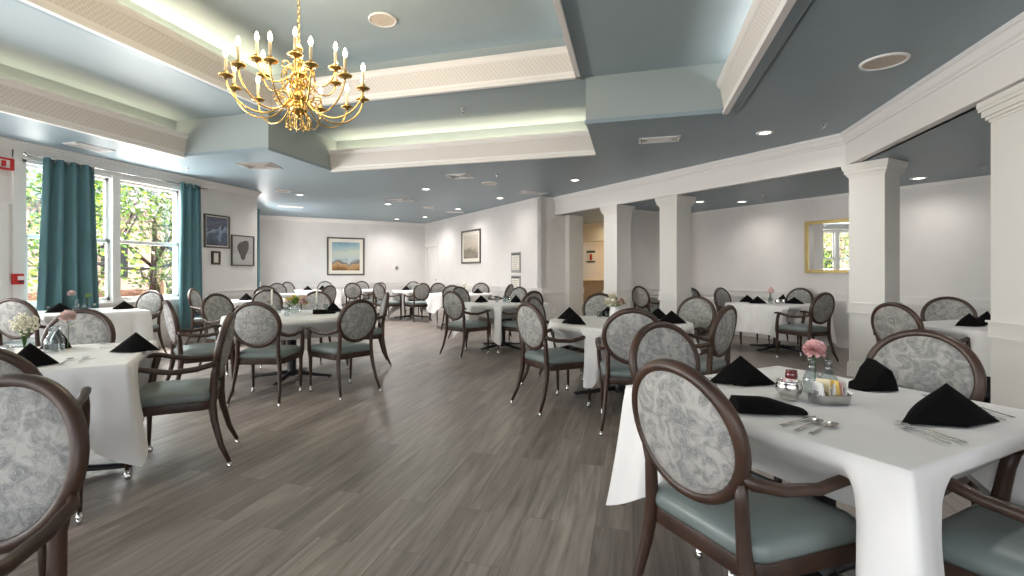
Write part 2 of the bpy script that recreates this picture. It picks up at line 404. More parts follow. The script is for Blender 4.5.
# thin ceiling-coloured trim on the plain step edges
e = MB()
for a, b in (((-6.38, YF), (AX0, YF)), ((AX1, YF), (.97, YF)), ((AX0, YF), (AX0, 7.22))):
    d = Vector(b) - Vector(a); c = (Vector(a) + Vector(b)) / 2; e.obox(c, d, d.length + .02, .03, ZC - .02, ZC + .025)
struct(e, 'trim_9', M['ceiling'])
# warm strip lamps lying in the coves behind the fascias
WARM = (1.0, 0.86, 0.60)
def cove(loc, lx, ly, e, col=WARM):
    loc = (loc[0], loc[1], loc[2] + .15); light('cove_strip_lamp', 'AREA', loc, e * .6, col, (PI, 0, 0), lx, ly)
cove((-6.44, 3.45, 3.06), .08, 4.4, 14); cove((AX0 + 2.17, 7.285, 3.06), 4.2, .08, 26); cove((1.03, 3.45, 3.06), .08, 4.4, 13, (1, .96, .93))
cove((-4.84, 3.48, 3.58), .08, 4.4, 36); cove((-.50, 3.48, 3.58), .08, 4.4, 8, (1, .95, .90)); cove((-2.67, 5.72, 3.58), 4.0, .08, 3, (1, .95, .90))  # faint far upper strip is added; that cove holds no lamp
cove((-2.67, 1.24, 3.58), 4.0, .08, 12)

# dropped beam with crown moulding, alcove ceiling behind it
BD = (2.52, 7.03)     # bend
bp0, bp1, bp2 = Vector((-1.735, 11.285)), Vector(BD), Vector((2.56, -4))
def beam_strip(mb, off0, z0, off1, z1, mi=0):
    """offset perpendicular, negative = into the hall"""
    s = math.sqrt(.5); n1 = Vector((s, s)); n2 = Vector((1, 0)); nb = (n1 + n2).normalized() / math.cos(PI / 8)
    r0 = [bp0 + n1 * off0, bp1 + nb * off0, bp2 + n2 * off0]; r1 = [bp0 + n1 * off1, bp1 + nb * off1, bp2 + n2 * off1]
    for i in range(2):
        mb.add([(*r0[i], z0), (*r0[i + 1], z0), (*r1[i + 1], z1), (*r1[i], z1)], [(0, 1, 2, 3)], mi)
bm_ = MB(); pr = [(.12, ZL), (0, ZL), (0, 2.84), (-.012, 2.845), (-.012, 2.865), (-.03, 2.885), (-.05, 2.935), (-.065, 2.945), (-.065, ZC), (.12, ZC), (.12, ZL)]
for i in range(len(pr) - 1): beam_strip(bm_, pr[i][0], pr[i][1], pr[i + 1][0], pr[i + 1][1])
struct(bm_, 'beam', M['trim'])
ac = MB().add([(-1.67, 11.35, ZL), (2.6, 7.08, ZL), (2.64, -4, ZL), (6.7, -4, ZL), (6.7, 6.3, ZL), (-.2, 13.2, ZL), (-1.4, 15.3, ZL), (-4.0, 13.5, ZL)], [tuple(range(8))])
struct(ac, 'ceiling_alcove', M['ceiling'])

# square columns: shaft, base, chair-rail band, cap
def column(name, c, ang, w=.37):
    mb = MB(); u = (math.cos(ang), math.sin(ang))
    mb.obox(c, u, w, w, 0, ZL)
    mb.obox(c, u, w + .03, w + .03, 0, .16); mb.obox(c, u, w + .02, w + .02, .16, .175)
    mb.obox(c, u, w + .022, w + .022, .785, .885); mb.obox(c, u, w + .045, w + .045, .885, .90); mb.obox(c, u, w + .04, w + .04, .77, .785)
    for i, (o, z) in enumerate([(.008, 2.43), (.022, 2.455), (.038, 2.50), (.052, 2.53), (.058, 2.575)]):
        z0 = (2.41, 2.43, 2.455, 2.50, 2.53)[i]; mb.obox(c, u, w + 2 * o, w + 2 * o, z0, z)
    # raised corner strips
    return struct(mb, name, M['column'])
column('column', (-.302, 10.15), -PI / 4); column('column', (.715, 9.19), -PI / 4)
column('column', (2.80, 6.98), -PI / 4); column('column', (2.81, 4.47), 0)
# pilaster at the end of the hall wall
pm = MB(); pm.obox((-1.32, 11.565), (1, 1), .41, .15, 0, ZL); pm.obox((-1.32, 11.565), (1, 1), .44, .18, .785, .90); pm.obox((-1.32, 11.565), (1, 1), .44, .18, 0, .16)
struct(pm, 'pilaster', M['column'])

# chair rails, baseboards and crowns
def run(name, p0, p1, z0, z1, t, side=-1, m='trim', extra=()):
    mb = MB(); p0 = Vector(p0); p1 = Vector(p1); d = (p1 - p0).normalized(); nn = Vector((-d.y, d.x)) * side
    for (a, b, tt) in [(z0, z1, t)] + list(extra):
        mb.obox((p0 + p1) / 2 + nn * tt / 2, d, (p1 - p0).length, tt, a, b)
    return struct(mb, name, M[m])
RAILX = [(.885, .90, .035), (.775, .79, .022)]
runs = [((XW, 7.02), (XW, 8.75), 'left'), ((-11.1, 12.1), (-7.1, 16.1), 'back'), ((-6.28, 15.28), (-2.0, 11.0), 'right_hall'), ((-2.0, 11.0), (-1.5, 11.5), 'return'),
        ((-.06, 10.69), (1.07, 11.83), 'alcove_end'), ((1.07, 11.83), (6.6, 6.3), 'alcove_right')]
for i, (a, b, s) in enumerate(runs):
    run('trim_%d' % (20 + i), a, b, .79, .885, .018, -1, extra=RAILX)
    run('baseboard_' + s, a, b, 0, .13, .016, -1, extra=[(.13, .145, .01)])
run('baseboard_left_front', (XW, -4), (XW, 3.3), 0, .13, .016, -1)
CR = [(2.90, 2.93, .035), (2.93, 2.955, .06), (2.955, 2.979, .09)]
for i, (a, b) in enumerate([((XW, -4), (XW, 8.75)), ((-11.1, 12.1), (-7.1, 16.1)), ((XW, 8.75), (-11.1, 12.1))]):
    run('trim_%d' % (30 + i), a, b, 2.86, 2.90, .015, -1, extra=CR)
run('trim_40', (1.07, 11.83), (6.6, 6.3), 2.53, 2.578, .02, -1); run('trim_41', (-.06, 10.69), (1.07, 11.83), 2.53, 2.578, .02, -1)

# ------------------------------------------------------------------ windows and doors
def window_double(name, y0, y1, x=XW, z0=.80, z1=2.76):
    """two double-hung sashes side by side in the window wall, casing inside"""
    root = MB(); X0, X1 = x - .12, x - .03
    root.box(x - .2, x + .01, y0 - .02, y0 + .04, z0, z1); root.box(x - .2, x + .01, y1 - .04, y1 + .02, z0, z1)
    root.box(x - .2, x + .01, y0, y1, z1 - .04, z1 + .01); root.box(x - .2, x + .01, y0, y1, z0 - .01, z0 + .03)
    ym = (y0 + y1) / 2 + .01
    root.box(x - .14, x + .02, ym - .06, ym + .06, z0, z1)
    o = root.build(name, M['trim'], kind='structure')
    casing = MB(); casing.box(x - .002, x + .025, y0 - .11, y0 - .01, z0 - .02, z1 + .1); casing.box(x - .002, x + .025, y1 + .01, y1 + .11, z0 - .02, z1 + .1)
    casing.box(x - .002, x + .03, y0 - .11, y1 + .11, z1, z1 + .1); casing.box(x - .002, x + .06, y0 - .13, y1 + .13, z0 - .03, z0); casing.box(x - .002, x + .02, y0 - .1, y1 + .1, z0 - .12, z0 - .03)
    casing.build('window_casing', M['trim'], parent=o)
    for (a, b) in ((y0 + .04, ym - .06), (ym + .06, y1 - .04)):
        for (za, zb, dx) in ((z0 + .03, 1.765, 0), (1.735, z1 - .04, -.035)):
            s = MB(); t = .045; xa, xb = X0 + .05 + dx, X0 + .08 + dx
            s.box(xa, xb, a, a + t, za, zb); s.box(xa, xb, b - t, b, za, zb); s.box(xa, xb, a, b, za, za + t); s.box(xa, xb, a, b, zb - t, zb)
            so = s.build('sash', M['trim'], parent=o)
            MB().box(xa + .012, xa + .016, a + t * .5, b - t * .5, za + t * .5, zb - t * .5).build('pane', M['glass'], parent=so)
    return o
window_double('window_1', 4.53, 6.95)
window_double('window_2', .4, 2.8); window_double('window_3', -3.4, -1.0)  # both out of view, added to let more light into the room
def far_window(name, p, d, w, z0, z1):
    d = Vector(d).normalized(); p = Vector(p); mb = MB(); n = Vector((-d.y, d.x))
    for s in (0, w / 2, w): mb.obox(p + d * s + n * .05, d, .06, .1, z0, z1)
    for z in (z0, (z0 + z1) / 2, z1 - .05): mb.obox(p + d * w / 2 + n * .05, d, w, .1, z, z + .05)
    o = mb.build(name, M['trim'], kind='structure')
    g = MB(); g.obox(p + d * w / 2 + n * .08, d, w, .006, z0, z1); g.build('pane', M['glass'], parent=o)
q = math.sqrt(.5)
far_window('window_4', (XW - 1.3 * q, 8.75 + 1.3 * q), (-1, 1), 2.3, .8, 2.7)
for i, s in enumerate((.6, 3.6, 7.5, 11.1)): far_window('window_%d' % (5 + i), (6.6 - s, -4), (-1, 0), 2.2, .8, 2.7)  # unseen rear windows, added as openings for extra light

def door(name, p, d, w, h, panel_z=((.2, .95), (1.08, 1.95))):
    """closed door leaf in its opening, casing on the room side (right of d)"""
    d = Vector(d).normalized(); p = Vector(p); n = Vector((-d.y, d.x)); c = p + d * w / 2
    cs = MB()
    for s in (-.045, w + .045): cs.obox(p + d * s - n * .012, d, .09, .03, 0, h + .09)
    cs.obox(c - n * .012, d, w + .18, .032, h, h + .09); cs.obox(c - n * .015, d, w + .24, .045, h + .09, h + .12)
    o = cs.build(name, M['trim'], kind='structure')
    lf = MB(); lf.obox(c + n * .05, d, w - .012, .04, .006, h - .006)
    for a, b in panel_z:
        for k in (-1, 1): lf.obox(c + d * k * w * .22 + n * .028, d, w * .32, .012, a, b)
    leaf = lf.build('door_leaf', M['trim'], parent=o)
    hd = MB(); hp = p + d * (w - .08); hd.lathe([(.028, 0), (.028, .01), (.012, .015), (.012, .04), (.026, .05), (.026, .075), (.01, .082)], 12)
    hd.xf(Matrix.Translation((*(hp + n * .03), 1.0)) @ Matrix.Rotation(math.atan2(-n.y, -n.x), 4, 'Z') @ Matrix.Rotation(PI / 2, 4, 'Y'))
    hd.build('door_knob', M['steel'], parent=leaf)
    return o
door('door_1', (-7.1 + .20 * q, 16.1 - .20 * q), (1, -1), .94, 2.13)
door('door_2', (XW, 3.42), (0, 1), .86, 2.05)

# kitchen pass-through seen between the hall wall and the first column
kw = wall_mb((-2.2, 14.9), (1.1, 11.6), 0, ZL, .12, [(.55, 3.0, 1.07, 2.10)])
struct(kw, 'wall_kitchen', noise_mat('kitchen_tan', (0.46, 0.36, 0.26), (0.50, 0.40, 0.29), 3))
bk = MB(); bk.obox((-.72, 13.27), (1, -1), 3.9, .10, 2.10, 2.57); struct(bk, 'trim_50', mat('kitchen_bulkhead', (.72, .64, .50), .6))
ct = MB(); ct.obox((-.70, 13.27), (1, -1), 2.6, .28, 1.03, 1.075)
tag(ct.build('serving_counter', mat('counter_top', (.80, .68, .50), .35), bevel=.008), 'cream serving ledge of the kitchen pass-through behind the first column', 'counter')
kb = wall_mb((-1.9, 16.6), (2.9, 11.8), 0, ZL, .12); struct(kb, 'wall_kitchen_back', mat('kitchen_cream', (.74, .62, .44), .6))
struct(wall_mb((-1.25, 11.85), (-2.35, 14.95), 0, ZL, .1), 'wall_corridor_left', M['wall'])
struct(wall_mb((.9, 11.9), (2.9, 12.2), 0, ZL, .1), 'wall_corridor_right', M['wall'])
struct(MB().obox((-.3, 14.4), (1, -1), 6.2, 2.4, ZL - .02, ZL), 'ceiling_kitchen', M['trim'])
light('kitchen_lamp', 'AREA', (-.4, 14.2, 2.5), 40, (1, .80, .52), (0, 0, 0), 1.2, .6)
light('corridor_lamp', 'AREA', (-.75, 12.5, 2.5), 9, (1, .86, .66), (0, 0, 0), .5, .5)
nb = MB(); nb.obox((-1.12, 13.93), (1, -1), .36, .012, 1.50, 1.88)
nt_ = empty('notice_sign', (0, 0, 0), 0, 'white notice with dark bars in the kitchen pass-through opening', 'sign')
nb.build('sign_panel', M['white'], parent=nt_)
for za, zb in ((1.80, 1.85), (1.53, 1.57)): MB().obox((-1.13, 13.92), (1, -1), .36, .014, za, zb).build('sign_bar', M['black'], parent=nt_)
nr = MB(); nr.obox((-1.13, 13.92), (1, -1), .09, .014, 1.60, 1.76); nr.build('sign_emblem', M['red'], parent=nt_)

# ------------------------------------------------------------------ ceiling fixtures
def downlight(x, y, z, label, power=26):
    r = empty('recessed_downlight', (x, y, z), 0, label, 'ceiling light', 'recessed downlights in the ceiling')
    MB().lathe([(.062, -.004), (.066, -.010), (.092, -.012), (.098, -.002), (.098, .001)], 24, cap=False).build('trim_ring', M['white'], parent=r)
    MB().lathe([(.064, -.005), (.001, -.006)], 24, cap=False).build('lamp_lens', M['lens'], parent=r)
    light('downlight_lamp', 'SPOT', (x, y, z - .03), power, (1, .965, .93), (0, 0, 0), .05, spot_size=math.radians(160), spot_blend=1.0)
DL = [(1.557, 6.722, ZC, 'recessed downlight in the hall ceiling just before the beam bends'), (-1.038, 9.224, ZC, 'recessed downlight midway between the tray ceiling and the far end of the beam'),
      (-4.108, 9.38, ZC, 'recessed downlight beyond the tray ceiling, left of the round speaker'), (-2.961, 10.995, ZC, 'recessed downlight close to the hall wall above the tall framed print'),
      (-5.938, 11.19, ZC, 'recessed downlight beside the folded square vent far down the hall'), (-4.579, 12.605, ZC, 'recessed downlight near the far end of the hall wall'),
      (-7.35, 14.45, ZC, 'recessed downlight nearest the back wall beside the landscape painting'), (-6.236, 14.161, ZC, 'recessed downlight nearest the white door at the back'), (-7.10, 9.30, ZC, 'recessed downlight beside the corner after the framed prints'),
      (1.2, 9.868, ZL, 'recessed downlight in the alcove just right of the second column'), (1.952, 10.083, ZL, 'recessed downlight in the alcove ceiling in front of the plain wall'),
      (3.833, 8.237, ZL, 'recessed downlight in the alcove between the two right columns')]
for i, (x, y, z, s) in enumerate(DL): downlight(x, y, z, s, {-5.938: 300, -4.108: 120, -4.579: 45, -7.10: 55, -2.961: 26, -7.35: 90, -6.236: 60}.get(x, 45) if z > 2.7 else 18)
for n_lab, (x, y, z) in enumerate(((4.6, 4.6, ZL), (4.6, 1.6, ZL), (-1.2, -1.8, ZC), (-5.2, -1.8, ZC), (1.9, 3.1, ZC), (-5.6, .6, ZC))):  # added lamps out of view, brighten the foreground and alcove
    downlight(x, y, z, 'added unseen fill downlight ' + ['in the alcove behind the rightmost column', 'in the alcove far to the right of the camera', 'behind the camera', 'behind the camera on the window side', 'over the nearest table above the frame', 'over the left foreground table above the frame'][n_lab], 45)
def speaker(x, y, z, r, label):
    t = empty('ceiling_speaker', (x, y, z), 0, label, 'ceiling speaker', 'round ceiling speakers')
    MB().lathe([(r * .86, -.006), (r * .88, -.016), (r * .97, -.016), (r, -.004), (r, .001)], 36, cap=False).build('speaker_rim', M['white'], parent=t)
    MB().lathe([(r * .87, -.008), (r * .4, -.009), (.001, -.009)], 36, cap=False).build('speaker_grille', noise_mat('speaker_mesh', (.52, .45, .37), (.60, .52, .44), 60), parent=t)
speaker(1.957, 4.708, ZC, .165, 'large round beige ceiling speaker near the right-hand beam')
speaker(-2.656, 9.083, ZC, .15, 'round beige ceiling speaker beyond the tray, by the square vent')
speaker(-2.62, 4.82, Z3, .155, 'round white ceiling speaker in the top of the tray ceiling')
speaker(-7.10, 8.75, ZC, .16, 'round white ceiling speaker close to the corner beyond the framed prints')
speaker(-5.20, 12.05, ZC, .14, 'round pale ceiling disc far down the hall near the back wall')
def vent(x, y, z, w, l, ang, label, m=None):
    t = empty('ceiling_vent', (x, y, z), ang, label, 'ceiling vent', 'air vents in the ceiling')
    m = m or M['white']
    f = MB(); b = .028
    f.box(-w / 2, w / 2, -l / 2, -l / 2 + b, -.012, .001); f.box(-w / 2, w / 2, l / 2 - b, l / 2, -.012, .001); f.box(-w / 2, -w / 2 + b, -l / 2, l / 2, -.012, .001); f.box(w / 2 - b, w / 2, -l / 2, l / 2, -.012, .001)
    f.build('vent_frame', m, parent=t)
    MB().box(-w / 2 + b, w / 2 - b, -l / 2 + b, l / 2 - b, -.003, .0).build('vent_backing', M['lead_frame'], parent=t)
    s = MB(); n = 4
    for k in range(n):
        o = b + (min(w, l) / 2 - b) * (k + .6) / n
        for (x0, x1, y0, y1) in ((-w / 2 + o, w / 2 - o, -l / 2 + o, -l / 2 + o + .014), (-w / 2 + o, w / 2 - o, l / 2 - o - .014, l / 2 - o), (-w / 2 + o, -w / 2 + o + .014, -l / 2 + o, l / 2 - o), (w / 2 - o - .014, w / 2 - o, -l / 2 + o, l / 2 - o)):
            if x1 > x0 and y1 > y0: s.box(x0, x1, y0, y1, -.010, -.004)
    s.build('vent_slats', m, parent=t)
vent(.323, 6.70, ZC, .50, .26, .02, 'white rectangular ceiling vent with slats right of the tray ceiling')
vent(-2.968, 8.274, ZC, .42, .42, .0, 'square white ceiling vent just beyond the tray, nearest the round speaker')
vent(-2.075, 10.442, ZC, .6, .34, PI / 4, 'pinkish square ceiling vent by the hall wall corner')
vent(-5.332, 10.646, ZC, .55, .45, .0, 'white ceiling vent far down the hall')
vent(-5.772, 6.578, ZC, .55, .42, .25, 'brownish ceiling vent between the tray corner and the framed prints', mat('vent_taupe', (.45, .40, .36), .5))
vent(-7.15, 4.95, ZC, .28, .5, 0, 'white ceiling vent near the window, left of the tray')
vent(-4.9, 13.2, ZC, .5, .3, .2, 'small pale ceiling vent near the back of the hall')
vent(-8.6, 10.9, ZC, .6, .3, PI / 4, 'pale ceiling vent over the tables past the framed prints')
def sprinkler(x, y, z, label):
    mb = MB().lathe([(.032, 0), (.032, -.006), (.012, -.010), (.010, -.030), (.006, -.034), (.006, -.05), (.022, -.052), (.022, -.055), (.001, -.056)], 12, cap=False)
    o = mb.build('fire_sprinkler', M['steel']); o.location = (x, y, z); tag(o, label, 'sprinkler', 'fire sprinklers')
sprinkler(-7.054, 6.401, ZC, 'small fire sprinkler on the ceiling above the window'); sprinkler(-2.238, 6.362, Z2, 'small fire sprinkler inside the tray ceiling')
sprinkler(-2.285, 8.283, ZC, 'small fire sprinkler right of the square vent beyond the tray'); sprinkler(2.124, 6.523, ZC, 'fire sprinkler on the hall ceiling beside the beam bend')
sprinkler(2.131, 9.329, ZL, 'fire sprinkler in the alcove above the mirror wall'); sprinkler(4.165, 7.522, ZL, 'fire sprinkler in the alcove beside the rightmost column')

# ------------------------------------------------------------------ wall pieces
def painting(name, c, dirx, w, h, z, paint, label, cat='picture', frame=.035, mat_w=.07, fm='lead_frame', group=None, bottom=0):
    """c = point on the wall (x, y), dirx = rightwards direction seen from the room"""
    d = Vector((*dirx, 0)).normalized(); n = Vector((d.y, -d.x, 0))   # towards the room
    o = empty(name, (c[0], c[1], z), math.atan2(d.y, d.x), label, cat, group)
    f = MB(); t = .03
    for (x0, x1, z0, z1) in ((-w / 2, w / 2, -h / 2, -h / 2 + frame), (-w / 2, w / 2, h / 2 - frame, h / 2), (-w / 2, -w / 2 + frame, -h / 2 + frame, h / 2 - frame), (w / 2 - frame, w / 2, -h / 2 + frame, h / 2 - frame)):
        f.box(x0, x1, -t, -.001, z0, z1)
    f.build('frame', M[fm], parent=o, bevel=.004)
    if mat_w: MB().box(-w / 2 + frame, w / 2 - frame, -.014, -.002, -h / 2 + frame, h / 2 - frame).build('mat_board', M['mat_board'], parent=o)
    a = frame + mat_w
    MB().box(-w / 2 + a, w / 2 - a, -.016, -.003, -h / 2 + a + bottom, h / 2 - a).build('print' if name != 'wall_mirror' else 'mirror_glass', paint, parent=o)
    return o
def painted(name, stops, scale=4, dist=1.2, vert=1.0, mode='Z'):
    m = mat(name, (.5, .5, .5), .6); N, L, b = nodes(m)
    tc = N.new('ShaderNodeTexCoord'); sp = N.new('ShaderNodeSeparateXYZ'); L.new(tc.outputs['Generated'], sp.inputs[0])
    no = N.new('ShaderNodeTexNoise'); no.inputs['Scale'].default_value = scale; no.inputs['Detail'].default_value = 5; no.inputs['Distortion'].default_value = .8; L.new(tc.outputs['Generated'], no.inputs['Vector'])
    k = N.new('ShaderNodeMath'); k.operation = 'MULTIPLY_ADD'; k.inputs[1].default_value = dist; k.inputs[2].default_value = -dist / 2
    L.new(no.outputs['Fac'], k.inputs[0])
    ad = N.new('ShaderNodeMath'); L.new(k.outputs[0], ad.inputs[0]); L.new(sp.outputs[mode], ad.inputs[1])
    cr = N.new('ShaderNodeValToRGB'); els = cr.color_ramp.elements
    els[0].position = stops[0][0]; els[0].color = (*stops[0][1], 1); els[1].position = stops[-1][0]; els[1].color = (*stops[-1][1], 1)
    for p, c in stops[1:-1]: x = els.new(p); x.color = (*c, 1)
    L.new(ad.outputs[0], cr.inputs[0]); L.new(cr.outputs[0], b.inputs['Base Color']); return m
landscape = painted('landscape_painting', [(0, (.16, .07, .02)), (.15, (.38, .20, .07)), (.24, (.45, .30, .18)), (.28, (.12, .11, .09)), (.36, (.42, .48, .50)), (.6, (.50, .55, .45)), (.8, (.34, .46, .50)), (1, (.20, .33, .40))], 2.6, .55)
cow = painted('dark_blue_painting', [(.0, (.05, .06, .09)), (.35, (.10, .12, .17)), (.48, (.30, .36, .46)), (.55, (.06, .06, .08)), (.75, (.13, .14, .20)), (1, (.08, .09, .12))], 2.6, 1.2)
study = painted('grey_study_print', [(0, (.42, .41, .40)), (.3, (.46, .45, .44)), (.45, (.40, .39, .38)), (1, (.48, .47, .46))], 5, .5)
street = painted('sepia_street_print', [(0, (.16, .13, .10)), (.12, (.25, .21, .17)), (.3, (.18, .17, .12)), (.45, (.42, .36, .28)), (.7, (.52, .46, .38)), (1, (.58, .54, .48))], 5, .6)
painting('framed_painting', (-9.04, 14.16), (1, 1), 1.20, 1.23, 1.775, landscape, 'framed square landscape painting with blue sky on the back wall', frame=.045, mat_w=.11)
p = painting('framed_painting', (XW, 7.68), (0, 1), .60, .64, 2.05, cow, 'dark blue framed painting beside the right curtain', frame=.028, mat_w=.02)
p2 = painting('framed_print', (XW, 8.335), (0, 1), .61, .63, 1.705, study, 'pale framed print with a dark oval shape near the wall corner', frame=.026, mat_w=.0)
bl = MB(); bl.ball((0, -.018, 0), .13, .004, .19, n=20, m=12)
bl.v = [(x * (1 + .35 * math.sin(z * 14)), y, z + (.10 * max(0, x) / .13 if z > .08 else 0)) for x, y, z in bl.v]
bl.build('dark_figure', mat('charcoal_ink', (.10, .085, .085), .7), parent=p2)
p3 = painting('framed_photo', (XW, 7.65), (0, 1), .20, .26, 1.54, M['mat_board'], 'tiny dark-framed card below the blue painting', frame=.04, mat_w=0, fm='dark_wood')
painting('framed_print', (-4.50, 13.50), (1, -1), 1.22, .97, 1.995, street, 'framed sepia city street print on the right hall wall', frame=.05, mat_w=.10)
def board(z, hgt, label):
    o = empty('menu_holder', (-2.755, 11.755, z), -PI / 4, label, 'notice board', 'grey metal notice holders on the hall wall end')
    w = .42
    MB().box(-w / 2, w / 2, -.02, -.001, -hgt / 2, hgt / 2).build('holder_plate', mat('grey_plate', (.30, .30, .29), .5, .3), parent=o, bevel=.004)
    MB().box(-w / 2 + .04, w / 2 - .04, -.024, -.018, -hgt / 2 + .07, hgt / 2 - .08).build('paper', M['mat_board'], parent=o)
    MB().box(-w / 2 + .03, w / 2 - .03, -.026, -.018, hgt / 2 - .06, hgt / 2 - .03).build('header_bar', M['black'], parent=o)
    ln = MB()
    for k in range(7): ln.box(-w / 2 + .07, w / 2 - .09 - .03 * (k % 3), -.0252, -.024, hgt / 2 - .13 - k * .045, hgt / 2 - .122 - k * .045)
    ln.build('text_lines', M['lead_frame'], parent=o)
board(1.50, .50, 'upper grey notice holder on the hall wall near the corner'); board(.93, .50, 'lower grey notice holder on the hall wall near the corner')
mi = painting('wall_mirror', (3.32, 9.58), (1, -1), 1.04, .91, 1.705, M['mirror'], 'gold framed rectangular mirror on the alcove wall reflecting the window', 'mirror', frame=.06, mat_w=0, fm='brass_dull')
th = MB().box(-.05, .05, -.025, -.001, -.06, .06).box(-.03, .03, -.03, -.024, .0, .03, 1)
o = th.build('thermostat', [M['steel'], M['black']], bevel=.004); o.location = (-7.83, 15.37, 1.40); o.rotation_euler = (0, 0, PI / 4); tag(o, 'small grey thermostat on the back wall right of the landscape painting', 'thermostat')
# fire alarm strobe and pull station
fa = empty('fire_alarm_strobe', (XW, 4.33, 2.655), PI / 2, 'red fire alarm strobe high on the wall left of the window', 'fire alarm')
fb = MB(); fb.box(-.09, .09, -.045, -.001, -.075, -.052); fb.box(-.09, .09, -.045, -.001, .052, .075); fb.box(-.09, -.068, -.045, -.001, -.052, .052); fb.box(.05, .09, -.045, -.001, -.052, .052)
fb.build('alarm_body', M['red'], parent=fa); MB().box(-.068, .05, -.03, -.001, -.052, .052).build('alarm_face', M['white'], parent=fa)
MB().box(-.04, 0, -.05, -.03, -.035, .035).build('strobe_lens', M['red'], parent=fa)
ps = empty('fire_alarm_pull', (XW, 4.465, 1.175), PI / 2, 'small red fire alarm pull station on the wall left of the window', 'fire alarm')
MB().box(-.06, .06, -.05, -.001, -.07, .07).build('pull_body', M['red'], parent=ps, bevel=.006)
MB().box(-.015, .05, -.062, -.05, -.012, .04).build('pull_handle', M['white'], parent=ps); MB().box(0, .05, -.056, -.05, -.05, -.025).build('pull_label', M['black'], parent=ps)
so = MB().box(-.04, .04, -.008, -.001, -.06, .06); o = so.build('wall_socket', M['white'], bevel=.003); o.location = (-1.75, 11.25, .38); o.rotation_euler = (0, 0, PI / 4); tag(o, 'white wall socket low on the return wall beside the pilaster', 'socket')

# ------------------------------------------------------------------ curtains
def curtain(p0, p1, z0, z1, folds, amp, label, spread=1.12, seed=0, dirn=None):
    p0 = Vector(p0); p1 = Vector(p1); d = p1 - p0; L = d.length; d.normalize(); n = Vector((d.y, -d.x))
    o = empty('curtain', (0, 0, 0), 0, label, 'curtain', 'teal grommet curtains'); NU, NV = folds * 12, 14; rnd = random.Random(seed)
    ph = [rnd.uniform(-.4, .4) for _ in range(folds + 1)]
    mb = MB(); vs = []
    for j in range(NV + 1):
        v = j / NV; z = z1 + (z0 - z1) * v; sp = 1 + (spread - 1) * v
        for i in range(NU + 1):
            u = i / NU; k = u * folds; wob = .25 * v * math.sin(k * 2.3 + seed)
            off = amp * (.75 + .35 * v) * math.sin(2 * PI * k + wob + ph[int(min(k, folds))] * v)
            s = (u - .5) * L * sp + L / 2 + .012 * v * math.sin(4 * PI * k)
            p = p0 + d * s + n * off; vs.append((p.x, p.y, z))
    fs = [(j * (NU + 1) + i, j * (NU + 1) + i + 1, (j + 1) * (NU + 1) + i + 1, (j + 1) * (NU + 1) + i) for j in range(NV) for i in range(NU)]
    mb.add(vs, fs, 0, True); c = mb.build('curtain_fabric', M['curtain'], parent=o)
    sm = c.modifiers.new('thickness', 'SOLIDIFY'); sm.thickness = .004
    for k in range(folds * 2):
        s = (k + .5) / (folds * 2) * L; p = p0 + d * s
        g = MB().lathe([(.022, -.004), (.032, -.004), (.032, .004), (.022, .004), (.022, -.004)], 14, cap=False)
        g.xf(Matrix.Translation((p.x, p.y, z1 - .04)) @ Matrix.Rotation(math.atan2(d.y, d.x), 4, 'Z') @ Matrix.Rotation(PI / 2, 4, 'Y')); g.build('grommet', M['steel'], parent=o)
def rod(p0, p1, z, label):
    p0 = Vector((*p0, z)); p1 = Vector((*p1, z)); o = empty('curtain_rod', tuple((p0 + p1) / 2), 0, label, 'curtain rod')
    q0, q1 = p0 - Vector(o.location), p1 - Vector(o.location)
    MB().tube([q0, q1], .012).build('rod', M['steel'], parent=o)
    for q_ in (q0, q1): MB().ball(q_, .025).build('finial', M['steel'], parent=o)
    for t in (.03, .97):
        c = q0.lerp(q1, t); MB().tube([c, c + Vector((-.10, 0, 0))], .008).build('bracket', M['steel'], parent=o)
rod((XW + .10, 4.50), (XW + .10, 7.36), 2.815, 'thin silver curtain rod above the large window')
curtain((XW + .10, 4.71), (XW + .10, 5.36), .32, 2.82, 4, .065, 'gathered teal curtain left of the middle of the window', 1.28, 1)
curtain((XW + .10, 6.80), (XW + .10, 7.22), .25, 2.85, 3, .055, 'teal curtain at the right side of the window beside the framed prints', 1.3, 2)
curtain((-8.50, 9.62), (-8.92, 10.04), .3, 2.76, 3, .045, 'dark teal curtain just visible past the wall corner', 1.0, 3)

